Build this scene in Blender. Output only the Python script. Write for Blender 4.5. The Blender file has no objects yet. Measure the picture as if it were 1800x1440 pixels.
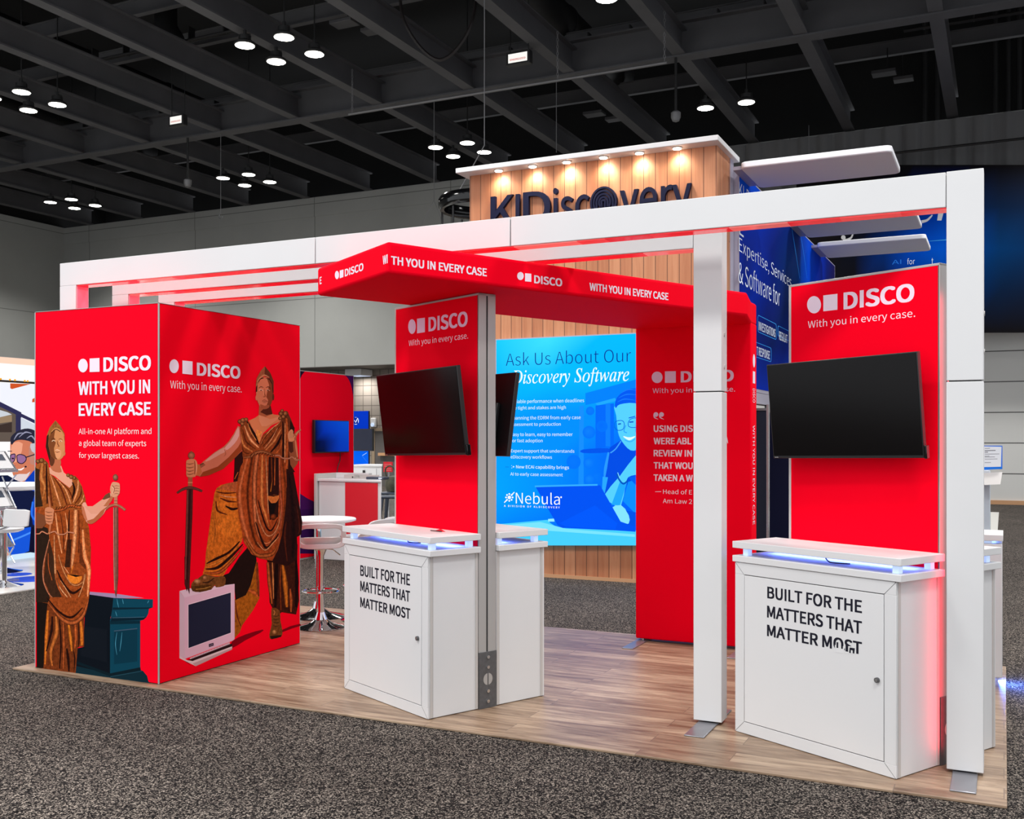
import bpy, bmesh, math, random, os
from mathutils import Matrix, Vector
from mathutils.geometry import tessellate_polygon

# ------------------------------------------------------------------ camera, world, light, exposure
SC = bpy.context.scene
COL = SC.collection
F_PX, HORIZON, VPY, EYE = 1808.0, 771.0, 1765.0, 1.6      # focal length and horizon of the photograph (1800 x 1440)
YAW = math.atan((VPY - 900) / F_PX)
cam_d = bpy.data.cameras.new('camera')
cam_d.sensor_width = 36; cam_d.lens = 36 * F_PX / 1800
cam_d.shift_y = (HORIZON - 720) / 1800
cam_d.clip_end = 200
cam = bpy.data.objects.new('camera', cam_d); COL.objects.link(cam)
cam.location = (0, 0, EYE); cam.rotation_euler = (math.pi/2, 0, YAW)
SC.camera = cam

world = bpy.data.worlds.new('hall'); SC.world = world; world.use_nodes = True
world.node_tree.nodes['Background'].inputs[0].default_value = (0.93, 0.96, 1.0, 1)
world.node_tree.nodes['Background'].inputs[1].default_value = 0.75
SC.view_settings.view_transform = 'Standard'; SC.view_settings.look = 'None'
SC.view_settings.gamma = 1; SC.view_settings.use_curve_mapping = False
SC.view_settings.exposure = 0.5
SC.cycles.max_bounces = 6; SC.cycles.diffuse_bounces = 3; SC.cycles.glossy_bounces = 3
SC.cycles.use_denoising = True
SC.cycles.sample_clamp_indirect = 6

def lamp(name, kind, loc, energy, color=(1, 1, 1), size=1.0, rot=(0, 0, 0), spot=1.2, blend=.6, size_y=None, spread=180):
    d = bpy.data.lights.new(name, kind); d.energy = energy; d.color = color
    if kind == 'AREA':
        d.size = size; d.spread = math.radians(spread)
        if size_y: d.shape = 'RECTANGLE'; d.size_y = size_y
        else: d.shape = 'DISK'
    else:
        d.shadow_soft_size = size
    if kind == 'SPOT': d.spot_size = spot; d.spot_blend = blend
    o = bpy.data.objects.new(name, d); COL.objects.link(o); o.location = loc; o.rotation_euler = rot
    return o
# the hall's own high-bay rows where they run on above and behind the photographer
for hx, hy in ((-19.9, 8.4), (-12.8, 8.4), (-5.7, 8.4), (1.4, 8.4), (8.5, 8.4), (-12.8, .7), (-5.7, .7), (1.4, .7), (-9, -7), (-1, -7), (1.4, 16.2), (8.5, 16.2), (1.4, 23.9)):
    lamp('hall_lamp', 'AREA', (hx, hy, 9.1), 220, (1, .985, .96), 1.4, spread=140)

# ------------------------------------------------------------------ measuring helpers (pixel -> place)
FW = (-math.sin(YAW), math.cos(YAW)); RT = (math.cos(YAW), math.sin(YAW))
def ray(px, py):
    u = (px - 900) / F_PX
    return (FW[0] + u*RT[0], FW[1] + u*RT[1], (HORIZON - py) / F_PX)
def at_h(px, py, z):
    d = ray(px, py); t = (z - EYE) / d[2]; return Vector((d[0]*t, d[1]*t, z))
def on_y(px, py, Y):
    d = ray(px, py); t = Y / d[1]; return Vector((d[0]*t, Y, EYE + d[2]*t))
def on_x(px, py, X):
    d = ray(px, py); t = X / d[0]; return Vector((X, d[1]*t, EYE + d[2]*t))
class Plane:
    """upright plane through the plan point P running along the unit plan direction e; n faces the viewer"""
    def __init__(s, P, e, n):
        s.P, s.e, s.n = P, e, Vector((n[0], n[1], 0))
    def uv(s, px, py):
        d = ray(px, py); ax, ay = s.P[:2]; bx, by = s.e
        det = -d[0]*by + d[1]*bx
        t = (-ax*by + ay*bx) / det
        return ((d[0]*t - ax)*bx + (d[1]*t - ay)*by, EYE + d[2]*t)
    def pt(s, u, v, off=0.0):
        return Vector((s.P[0] + s.e[0]*u, s.P[1] + s.e[1]*u, v)) + s.n*off

# ------------------------------------------------------------------ materials
def lin(c):
    return tuple(((x/255)/12.92 if x <= 10.3 else (((x/255)+.055)/1.055)**2.4) for x in c)
MATS = {}
def mat(name, rgb, rough=.5, metal=0.0, emit=0.0, bump=0.0, bscale=200.0, mottle=0.0, mscale=8.0, spec=.5, coat=0.0):
    m = bpy.data.materials.new(name); m.use_nodes = True; MATS[name] = m
    nt = m.node_tree; b = nt.nodes['Principled BSDF']
    c = lin(rgb) + (1,)
    b.inputs['Base Color'].default_value = c
    b.inputs['Roughness'].default_value = rough; b.inputs['Metallic'].default_value = metal
    b.inputs['Specular IOR Level'].default_value = spec; b.inputs['Coat Weight'].default_value = coat
    if emit:
        b.inputs['Emission Color'].default_value = c; b.inputs['Emission Strength'].default_value = emit
    tc = None
    if bump or mottle:
        tc = nt.nodes.new('ShaderNodeTexCoord')
    if mottle:
        n = nt.nodes.new('ShaderNodeTexNoise'); n.inputs['Scale'].default_value = mscale; n.inputs['Detail'].default_value = 4
        r = nt.nodes.new('ShaderNodeMapRange'); r.inputs[3].default_value = 1 - mottle; r.inputs[4].default_value = 1 + mottle
        r.inputs[1].default_value = .3; r.inputs[2].default_value = .7
        mx = nt.nodes.new('ShaderNodeMix'); mx.data_type = 'RGBA'; mx.blend_type = 'MULTIPLY'; mx.inputs[0].default_value = 1
        nt.links.new(tc.outputs['Object'], n.inputs['Vector']); nt.links.new(n.outputs[0], r.inputs[0])
        mx.inputs[6].default_value = c; nt.links.new(r.outputs[0], mx.inputs[7]); nt.links.new(mx.outputs[2], b.inputs['Base Color'])
    if bump:
        n = nt.nodes.new('ShaderNodeTexNoise'); n.inputs['Scale'].default_value = bscale; n.inputs['Detail'].default_value = 3
        bp = nt.nodes.new('ShaderNodeBump'); bp.inputs['Strength'].default_value = bump; bp.inputs['Distance'].default_value = .01
        nt.links.new(tc.outputs['Object'], n.inputs['Vector']); nt.links.new(n.outputs[0], bp.inputs['Height'])
        nt.links.new(bp.outputs[0], b.inputs['Normal'])
    return m
mat('white_laminate', (215, 215, 216), .55, mottle=.012, mscale=3)
mat('white_plastic', (219, 219, 220), .3)
mat('white_edge', (190, 186, 183), .4)
mat('gap', (38, 38, 40), .8)
mat('aluminium', (176, 174, 172), .35, .25)
mat('steel_plate', (92, 92, 94), .5, .3, mottle=.12, mscale=60)
mat('foot_steel', (140, 140, 146), .35, .55)
mat('chrome', (225, 225, 228), .06, 1.0)
mat('bolt', (200, 200, 200), .25, .9)
mat('red_fabric', (247, 0, 32), .75, bump=.05, bscale=900, spec=.03)
mat('red_side', (212, 0, 30), .6)
mat('black_gloss', (7, 7, 9), .12, spec=.6)
mat('black_plastic', (14, 14, 16), .42)
mat('screen', (6, 4, 5), .16, spec=.22)
mat('frosted', (198, 220, 255), .3, emit=.35)
mat('led_blue', (96, 140, 255), .4, emit=3.0)
mat('led_dot', (190, 215, 255), .4, emit=7.0)
mat('led_red', (255, 30, 40), .4, emit=4.0)
mat('lamp_face', (255, 250, 238), .4, emit=14.0)
mat('spot_face', (255, 246, 228), .4, emit=25.0)
mat('lamp_body', (26, 26, 27), .5)
mat('beam_steel', (72, 72, 75), .7, mottle=.12, mscale=1.2)
mat('deck_black', (9, 9, 10), .9, mottle=.3, mscale=.6)
mat('duct_black', (22, 22, 23), .6)
mat('galvanised', (120, 120, 122), .5, .4)
mat('navy', (10, 15, 48), .6, spec=.2)
mat('sticker_blue', (30, 70, 200), .3)
mat('sign_blue', (30, 110, 226), .4)
mat('tile_grout', (120, 114, 108), .9)
mat('door_grey', (92, 88, 86), .6)
mat('door_frame', (150, 132, 110), .6)
mat('floor_white', (226, 224, 218), .25)
mat('grey_stool', (58, 66, 82), .5)
mat('bag_olive', (62, 60, 44), .7, mottle=.4, mscale=18)
mat('tan', (196, 150, 110), .6)
mat('cord', (22, 16, 16), .6)
mat('acrylic', (205, 215, 225), .1, spec=.6)
mat('silver', (190, 192, 198), .25, .8)
mat('fin_white', (240, 240, 246), .5)
mat('lavender_alu', (176, 172, 190), .4, .2)
mat('cutout_dark', (24, 30, 52), .8)

def nodes(name):
    m = bpy.data.materials.new(name); m.use_nodes = True; MATS[name] = m
    nt = m.node_tree; return m, nt, nt.nodes['Principled BSDF']
def N(nt, kind, **kw):
    n = nt.nodes.new('ShaderNode' + kind)
    for k, v in kw.items():
        if k.startswith('i_'): n.inputs[int(k[2:])].default_value = v
        else: setattr(n, k, v)
    return n
def ramp(nt, stops, interp='LINEAR'):
    r = nt.nodes.new('ShaderNodeValToRGB'); r.color_ramp.interpolation = interp
    e = r.color_ramp.elements
    while len(e) < len(stops): e.new(.5)
    for x, (p, c) in zip(e, stops): x.position = p; x.color = lin(c) + (1,)
    return r
# carpet: salt-and-pepper pile
m, nt, b = nodes('carpet')
tc = N(nt, 'TexCoord'); vo = N(nt, 'TexVoronoi'); vo.inputs['Scale'].default_value = 165; vo.inputs['Randomness'].default_value = 1
no = N(nt, 'TexNoise'); no.inputs['Scale'].default_value = 300; no.inputs['Detail'].default_value = 2
big = N(nt, 'TexNoise'); big.inputs['Scale'].default_value = 1.1; big.inputs['Detail'].default_value = 5
nt.links.new(tc.outputs['Object'], vo.inputs['Vector']); nt.links.new(tc.outputs['Object'], no.inputs['Vector']); nt.links.new(tc.outputs['Object'], big.inputs['Vector'])
mx = N(nt, 'Mix', data_type='FLOAT'); mx.inputs[0].default_value = .5
sx = N(nt, 'SeparateColor'); nt.links.new(vo.outputs['Color'], sx.inputs[0])
nt.links.new(sx.outputs[0], mx.inputs[2]); nt.links.new(no.outputs[0], mx.inputs[3])
r = ramp(nt, [(.34, (8, 7, 8)), (.48, (28, 26, 26)), (.60, (70, 64, 61)), (.76, (164, 153, 142))])
nt.links.new(mx.outputs[0], r.inputs[0])
m2 = N(nt, 'Mix', data_type='RGBA', blend_type='MULTIPLY'); m2.inputs[0].default_value = 1
mr = N(nt, 'MapRange'); mr.inputs[1].default_value = .35; mr.inputs[2].default_value = .65; mr.inputs[3].default_value = .85; mr.inputs[4].default_value = 1.1
nt.links.new(big.outputs[0], mr.inputs[0]); nt.links.new(r.outputs[0], m2.inputs[6]); nt.links.new(mr.outputs[0], m2.inputs[7])
nt.links.new(m2.outputs[2], b.inputs['Base Color']); b.inputs['Roughness'].default_value = .95; b.inputs['Specular IOR Level'].default_value = .1
bp = N(nt, 'Bump'); bp.inputs['Strength'].default_value = .5; bp.inputs['Distance'].default_value = .004
nt.links.new(sx.outputs[0], bp.inputs['Height']); nt.links.new(bp.outputs[0], b.inputs['Normal'])
# vinyl planks (run along x)
def plank_mat(name, vertical, pw, pl, tones, gapc, grain_c, rough):
    m, nt, b = nodes(name)
    tc = N(nt, 'TexCoord'); mp = N(nt, 'Mapping')
    nt.links.new(tc.outputs['Object'], mp.inputs[0])
    if vertical: mp.inputs['Rotation'].default_value = (math.pi/2, 0, math.pi/2) if vertical == 'y' else (math.pi/2, 0, 0)
    src = mp.outputs[0]
    if vertical:      # lay the board length (z) along the texture's x
        sp = N(nt, 'SeparateXYZ'); cb = N(nt, 'CombineXYZ'); nt.links.new(tc.outputs['Object'], sp.inputs[0])
        ad = N(nt, 'Math', operation='ADD'); nt.links.new(sp.outputs[0], ad.inputs[0]); nt.links.new(sp.outputs[1], ad.inputs[1])
        nt.links.new(sp.outputs[2], cb.inputs[0]); nt.links.new(ad.outputs[0], cb.inputs[1]); src = cb.outputs[0]
    br = N(nt, 'TexBrick'); br.offset = .37; br.offset_frequency = 2
    br.inputs['Scale'].default_value = 1; br.inputs['Mortar Size'].default_value =   .0022 if not vertical else .005; br.inputs['Brick Width'].default_value = pl; br.inputs['Row Height'].default_value = pw
    br.inputs['Color1'].default_value = (0, 0, 0, 1); br.inputs['Color2'].default_value = (1, 1, 1, 1); br.inputs['Mortar'].default_value = (.5, .5, .5, 1)
    nt.links.new(src, br.inputs['Vector'])
    r = ramp(nt, [(0, tones[0]), (.5, tones[1]), (1, tones[2])]); nt.links.new(br.outputs['Color'], r.inputs[0])
    sc = N(nt, 'Mapping'); sc.inputs['Scale'].default_value = (2.4, 20, 20) if not vertical else (.8, 16, 1); nt.links.new(src, sc.inputs[0])
    av = N(nt, 'VectorMath', operation='ADD'); nt.links.new(sc.outputs[0], av.inputs[0])
    ml = N(nt, 'VectorMath', operation='SCALE'); ml.inputs['Scale'].default_value = 37; nt.links.new(br.outputs['Color'], ml.inputs[0]); nt.links.new(ml.outputs[0], av.inputs[1])
    gr = N(nt, 'TexNoise'); gr.inputs['Scale'].default_value = 1.0; gr.inputs['Detail'].default_value = 7; gr.inputs['Roughness'].default_value = .68; gr.inputs['Distortion'].default_value = .6
    nt.links.new(av.outputs[0], gr.inputs['Vector'])
    gm = N(nt, 'MapRange'); gm.inputs[1].default_value = .34; gm.inputs[2].default_value = .62; nt.links.new(gr.outputs[0], gm.inputs[0])
    mx = N(nt, 'Mix', data_type='RGBA', blend_type='MULTIPLY'); mx.inputs[0].default_value = .5 if vertical else .85
    gc = ramp(nt, [(0, grain_c), (1, (255, 255, 255))]); nt.links.new(gm.outputs[0], gc.inputs[0])
    nt.links.new(r.outputs[0], mx.inputs[6]); nt.links.new(gc.outputs[0], mx.inputs[7])
    mg = N(nt, 'Mix', data_type='RGBA'); mg.inputs[7].default_value = lin(gapc) + (1,)
    nt.links.new(br.outputs['Fac'], mg.inputs[0]); nt.links.new(mx.outputs[2], mg.inputs[6])
    nt.links.new(mg.outputs[2], b.inputs['Base Color']); b.inputs['Roughness'].default_value = rough
plank_mat('vinyl_planks', None, .152, 1.22, ((150, 126, 104), (168, 144, 120), (184, 160, 135)), (112, 93, 79), (140, 118, 102), .42)
plank_mat('cedar_boards', 'y', .135, 1.9, ((186, 122, 84), (196, 134, 95), (208, 148, 108)), (118, 74, 50), (206, 168, 142), .5)
# hall walls: big painted panels with thin joints
def joint_mat(name, rgb, jw, w, h, jc, off=0.0, mottle=.05, axis='x', mortar=.012, xoff=0.0):
    m, nt, b = nodes(name)
    tc = N(nt, 'TexCoord'); sp = N(nt, 'SeparateXYZ'); cb = N(nt, 'CombineXYZ'); nt.links.new(tc.outputs['Object'], sp.inputs[0])
    ad = N(nt, 'Math', operation='ADD'); ad.inputs[1].default_value = xoff; nt.links.new(sp.outputs[0 if axis == 'x' else 1], ad.inputs[0]); nt.links.new(ad.outputs[0], cb.inputs[0]); nt.links.new(sp.outputs[2], cb.inputs[1])
    br = N(nt, 'TexBrick'); br.offset = off; br.inputs['Scale'].default_value = 1; br.inputs['Mortar Size'].default_value = mortar
    br.inputs['Brick Width'].default_value = w; br.inputs['Row Height'].default_value = h
    br.inputs['Color1'].default_value = lin(rgb) + (1,); br.inputs['Color2'].default_value = lin(tuple(int(c*.97) for c in rgb)) + (1,); br.inputs['Mortar'].default_value = lin(jc) + (1,)
    nt.links.new(cb.outputs[0], br.inputs['Vector'])
    n = N(nt, 'TexNoise'); n.inputs['Scale'].default_value = .7; n.inputs['Detail'].default_value = 5; nt.links.new(tc.outputs['Object'], n.inputs['Vector'])
    mr = N(nt, 'MapRange'); mr.inputs[1].default_value = .3; mr.inputs[2].default_value = .7; mr.inputs[3].default_value = 1 - mottle; mr.inputs[4].default_value = 1 + mottle; nt.links.new(n.outputs[0], mr.inputs[0])
    mx = N(nt, 'Mix', data_type='RGBA', blend_type='MULTIPLY'); mx.inputs[0].default_value = 1
    nt.links.new(br.outputs[0], mx.inputs[6]); nt.links.new(mr.outputs[0], mx.inputs[7]); nt.links.new(mx.outputs[2], b.inputs['Base Color'])
    b.inputs['Roughness'].default_value = .8
joint_mat('hall_panels', (148, 149, 146), 0, 5.1, 3.1, (96, 96, 94), 0)
joint_mat('lower_panels', (214, 214, 211), 0, 60.0, .745, (80, 80, 78), 0, .03, mortar=.013, xoff=31.0)
joint_mat('recess_tiles', (150, 142, 134), 0, .34, .34, (92, 84, 78), 0, .08, mortar=.012)
# lit acrylic under the portals: red with paler and darker lengths
def led_acrylic(name, axis, em=.28, stops=((236, 14, 34), (250, 40, 50), (255, 74, 76), (255, 128, 122), (246, 60, 214))):
    m, nt, b = nodes(name)
    tc = N(nt, 'TexCoord'); sp = N(nt, 'SeparateXYZ'); nt.links.new(tc.outputs['Object'], sp.inputs[0])
    cb = N(nt, 'CombineXYZ'); nt.links.new(sp.outputs[axis], cb.inputs[0])
    br = N(nt, 'TexVoronoi', voronoi_dimensions='1D'); br.inputs['Scale'].default_value = 3.4
    nt.links.new(sp.outputs[axis], br.inputs['W'])
    s2 = N(nt, 'SeparateColor'); nt.links.new(br.outputs['Color'], s2.inputs[0])
    r = ramp(nt, list(zip((0, .35, .6, .84, .95), stops)), 'CONSTANT')
    nt.links.new(s2.outputs[0], r.inputs[0])
    nt.links.new(r.outputs[0], b.inputs['Base Color']); nt.links.new(r.outputs[0], b.inputs['Emission Color'])
    b.inputs['Emission Strength'].default_value = em; b.inputs['Roughness'].default_value = .15
led_acrylic('led_acrylic', 0)
# printed graphics: the ink colour sits in the mesh; alpha > 0 marks inks with a mottled bronze texture
def print_mat(name, emit=0.0, rough=.7):
    m, nt, b = nodes(name)
    at = N(nt, 'Attribute', attribute_name='Ink')
    tc = N(nt, 'TexCoord'); n = N(nt, 'TexNoise'); n.inputs['Scale'].default_value = 38; n.inputs['Detail'].default_value = 8; n.inputs['Roughness'].default_value = .75
    nt.links.new(tc.outputs['Object'], n.inputs['Vector'])
    mr = N(nt, 'MapRange'); mr.inputs[1].default_value = .36; mr.inputs[2].default_value = .66; mr.inputs[3].default_value = .5; mr.inputs[4].default_value = 1.5
    nt.links.new(n.outputs[0], mr.inputs[0])
    mx = N(nt, 'Mix', data_type='RGBA', blend_type='MULTIPLY'); nt.links.new(at.outputs['Alpha'], mx.inputs[0])
    nt.links.new(at.outputs['Color'], mx.inputs[6]); nt.links.new(mr.outputs[0], mx.inputs[7])
    nt.links.new(mx.outputs[2], b.inputs['Base Color']); b.inputs['Roughness'].default_value = rough; b.inputs['Specular IOR Level'].default_value = .03
    if emit:
        nt.links.new(mx.outputs[2], b.inputs['Emission Color']); b.inputs['Emission Strength'].default_value = emit
        dk = N(nt, 'Mix', data_type='RGBA', blend_type='MULTIPLY'); dk.inputs[0].default_value = 1; dk.inputs[7].default_value = (.12, .12, .12, 1)
        nt.links.new(mx.outputs[2], dk.inputs[6]); nt.links.new(dk.outputs[2], b.inputs['Base Color'])
print_mat('printed_fabric'); print_mat('backlit_print', .68, .5); print_mat('screen_image', .55, .1); print_mat('printed_board', 0, .45)
# black drape cloth
m, nt, b = nodes('black_cloth')
b.inputs['Base Color'].default_value = lin((92, 92, 93)) + (1,); b.inputs['Roughness'].default_value = .55
b.inputs['Sheen Weight'].default_value = .3

# ------------------------------------------------------------------ object helpers
WM = {}
def tag(o, label=None, cat=None, group=None, kind=None):
    for k, v in (('label', label), ('category', cat), ('group', group), ('kind', kind)):
        if v: o[k] = v
    return o
def thing(name, label, cat, loc=(0, 0, 0), rz=0.0, group=None):
    o = bpy.data.objects.new(name, None); COL.objects.link(o)
    o.empty_display_size = .1
    o.location = loc; o.rotation_euler = (0, 0, rz)
    WM[o.name] = Matrix.Translation(loc) @ Matrix.Rotation(rz, 4, 'Z')
    return tag(o, label, cat, group)
def copy_tree(o, loc, rz=None, label=None, group=None):
    def cp(a, par):
        c = a.copy(); COL.objects.link(c)
        if par is not None: c.parent = par
        for ch in a.children: cp(ch, c)
        return c
    c = cp(o, None); c.location = loc
    if rz is not None: c.rotation_euler = (0, 0, rz)
    WM[c.name] = Matrix.Translation(loc) @ Matrix.Rotation(c.rotation_euler.z, 4, 'Z')
    if label: c['label'] = label
    if group: c['group'] = group
    return c
def smooth_line(pts, k=4, closed=False):
    P = [Vector(p) for p in pts]; n = len(P); out = []
    rng = range(n if closed else n - 1)
    for i in rng:
        a = P[(i-1) % n] if closed or i > 0 else P[i]; b_ = P[i]; c = P[(i+1) % n]
        d = P[(i+2) % n] if closed or i + 2 < n else c
        for j in range(k):
            t = j / k
            out.append(.5*((2*b_) + (c-a)*t + (2*a-5*b_+4*c-d)*t*t + (3*b_-a-3*c+d)*t*t*t))
    if not closed: out.append(P[-1])
    return out
class MB:
    """collects shapes in world coordinates (through T) and links them as ONE mesh object"""
    def __init__(s, T=None):
        s.v, s.f, s.m, s.mats, s.ink = [], [], [], [], []
        s.T = T or Matrix.Identity(4)
    def mi(s, name):
        if name not in s.mats: s.mats.append(name)
        return s.mats.index(name)
    def add(s, verts, faces, m, ink=None):
        b0 = len(s.v); i = s.mi(m)
        s.v += [s.T @ Vector(p) for p in verts]
        for f in faces:
            s.f.append(tuple(b0 + k for k in f)); s.m.append(i)
            if ink is None: s.ink.append([(1, 1, 1, 0)]*len(f))
            elif isinstance(ink, list): s.ink.append([ink[k] for k in f])
            else: s.ink.append([ink]*len(f))
    def box(s, lo, hi, m):
        x0, y0, z0 = lo; x1, y1, z1 = hi
        s.add([(x0,y0,z0),(x1,y0,z0),(x1,y1,z0),(x0,y1,z0),(x0,y0,z1),(x1,y0,z1),(x1,y1,z1),(x0,y1,z1)],
              [(0,3,2,1),(4,5,6,7),(0,1,5,4),(1,2,6,5),(2,3,7,6),(3,0,4,7)], m)
    def prism(s, poly, z0, z1, m, side=None):
        n = len(poly)
        s.add([(p[0], p[1], z0) for p in poly] + [(p[0], p[1], z1) for p in poly], [], m)
        b0 = len(s.v) - 2*n; i = s.mi(m); j = s.mi(side or m)
        area = sum(poly[k][0]*poly[(k+1) % n][1] - poly[(k+1) % n][0]*poly[k][1] for k in range(n))
        fs = [tuple(range(n-1, -1, -1)), tuple(range(n, 2*n))] + [(k, (k+1) % n, n+(k+1) % n, n+k) for k in range(n)]
        if area < 0: fs = [f[::-1] for f in fs]
        for q, f in enumerate(fs):
            s.f.append(tuple(b0+k for k in f)); s.m.append(i if q < 2 else j); s.ink.append([(1, 1, 1, 0)]*len(f))
    def quad(s, pts, m, ink=None): s.add(pts, [tuple(range(len(pts)))], m, ink)
    def ring(s, path, radii, m, n=10, caps=True, closed=False):
        P = [Vector(p) for p in path]; k = len(P); vs, fs = [], []
        up = Vector((0, 0, 1))
        prev = None
        for i, p in enumerate(P):
            a = P[(i-1) % k] if closed else P[max(i-1, 0)]; c = P[(i+1) % k] if closed else P[min(i+1, k-1)]
            t = (c - a).normalized() if (c-a).length > 1e-9 else Vector((0, 0, 1))
            if prev is None:
                x = t.cross(up)
                if x.length < 1e-3: x = t.cross(Vector((1, 0, 0)))
            else: x = prev - t*prev.dot(t)
            x.normalize(); prev = x; y = t.cross(x)
            r = radii[i] if isinstance(radii, (list, tuple)) else radii
            for q in range(n):
                an = 2*math.pi*q/n; vs.append(p + (x*math.cos(an) + y*math.sin(an))*r)
        for i in range(k if closed else k-1):
            for q in range(n):
                i2 = (i+1) % k
                fs.append((i*n+q, i*n+(q+1) % n, i2*n+(q+1) % n, i2*n+q))
        if caps and not closed: fs += [tuple(range(n-1, -1, -1)), tuple((k-1)*n+q for q in range(n))]
        s.add(vs, fs, m)
    def cyl(s, a, b_, r, m, n=16, r2=None): s.ring([a, b_], [r, r if r2 is None else r2], m, n)
    def lathe(s, c, prof, m, n=28, caps=True):
        vs, rows = [], []
        for r, z in prof:
            if r < 1e-4: rows.append((len(vs), 1)); vs.append((c[0], c[1], c[2] + z))
            else:
                rows.append((len(vs), n)); vs += [(c[0] + r*math.cos(2*math.pi*q/n), c[1] + r*math.sin(2*math.pi*q/n), c[2] + z) for q in range(n)]
        fs = []
        for (a, na), (b_, nb) in zip(rows[:-1], rows[1:]):
            for q in range(n):
                q2 = (q+1) % n
                if na == 1 and nb == 1: break
                if na == 1: fs.append((a, b_+q2, b_+q))
                elif nb == 1: fs.append((a+q, a+q2, b_))
                else: fs.append((a+q, a+q2, b_+q2, b_+q))
        if caps and rows[0][1] > 1: fs.append(tuple(rows[0][0] + q for q in range(n-1, -1, -1)))
        if caps and rows[-1][1] > 1: fs.append(tuple(rows[-1][0] + q for q in range(n)))
        s.add(vs, fs, m)
    def build(s, name, parent=None, root=None, bevel=0.0, seg=2, sharp=35, subsurf=0):
        top = root or parent
        inv = WM[top.name].inverted() if top is not None else Matrix.Identity(4)
        org = None
        me = bpy.data.meshes.new(name)
        me.from_pydata([tuple(inv @ p) for p in s.v], [], s.f)
        for q in s.mats: me.materials.append(MATS[q])
        me.polygons.foreach_set('material_index', s.m)
        if any(c[3] or c[:3] != (1, 1, 1) for f in s.ink for c in f):
            at = me.color_attributes.new('Ink', 'FLOAT_COLOR', 'CORNER')
            at.data.foreach_set('color', [x for f in s.ink for c in f for x in c])
        flat = any(c[3] or c[:3] != (1, 1, 1) for f in s.ink for c in f)
        me.polygons.foreach_set('use_smooth', [not flat]*len(me.polygons))
        if not flat: me.set_sharp_from_angle(angle=math.radians(sharp))
        me.update()
        o = bpy.data.objects.new(name, me); COL.objects.link(o)
        if parent is not None: o.parent = parent
        else: WM[o.name] = Matrix.Identity(4)
        if bevel:
            bv = o.modifiers.new('edge', 'BEVEL'); bv.width = bevel; bv.segments = seg; bv.limit_method = 'ANGLE'; bv.angle_limit = math.radians(40)
            bv.harden_normals = False
        if subsurf:
            ss = o.modifiers.new('soft', 'SUBSURF'); ss.levels = ss.render_levels = subsurf
        return o
def struct(name, mb, **kw): return tag(mb.build(name, **kw), kind='structure')

# ------------------------------------------------------------------ lettering
FONT_DIR = os.path.join(bpy.utils.system_resource('DATAFILES'), 'fonts')
FONTS = {}
def font(k):
    if k not in FONTS:
        f = None
        try: f = bpy.data.fonts.load(os.path.join(FONT_DIR, {'sans': 'Noto Sans CJK Regular.woff2', 'math': 'NotoSansMath-Regular.woff2'}[k]))
        except Exception: f = None
        FONTS[k] = f
    return FONTS[k]
GLY = {}
def glyphs(txt, fk='sans', bold=0.0, space=1.0):
    key = (txt, fk, bold, space)
    if key in GLY: return GLY[key]
    cu = bpy.data.curves.new('lettering', 'FONT'); f = font(fk)
    if f: cu.font = f
    elif fk == 'math': txt = ''.join(PLAIN.get(c, c) for c in txt)
    cu.body = txt; cu.size = 1; cu.offset = bold; cu.resolution_u = 5; cu.space_character = space
    o = bpy.data.objects.new('lettering', cu)
    me = bpy.data.meshes.new_from_object(o)
    V = [(v.co.x, v.co.y) for v in me.vertices]; Fc = [tuple(p.vertices) for p in me.polygons]
    bpy.data.objects.remove(o); bpy.data.curves.remove(cu); bpy.data.meshes.remove(me)
    GLY[key] = (V, Fc); return GLY[key]
PLAIN = {}
def ital(t):
    out = ''
    for c in t:
        if 'A' <= c <= 'Z': q = chr(0x1D434 + ord(c) - 65)
        elif c == 'h': q = '\u210e'
        elif 'a' <= c <= 'z': q = chr(0x1D44E + ord(c) - 97)
        else: q = c
        PLAIN[q] = c; out += q
    return out
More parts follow.
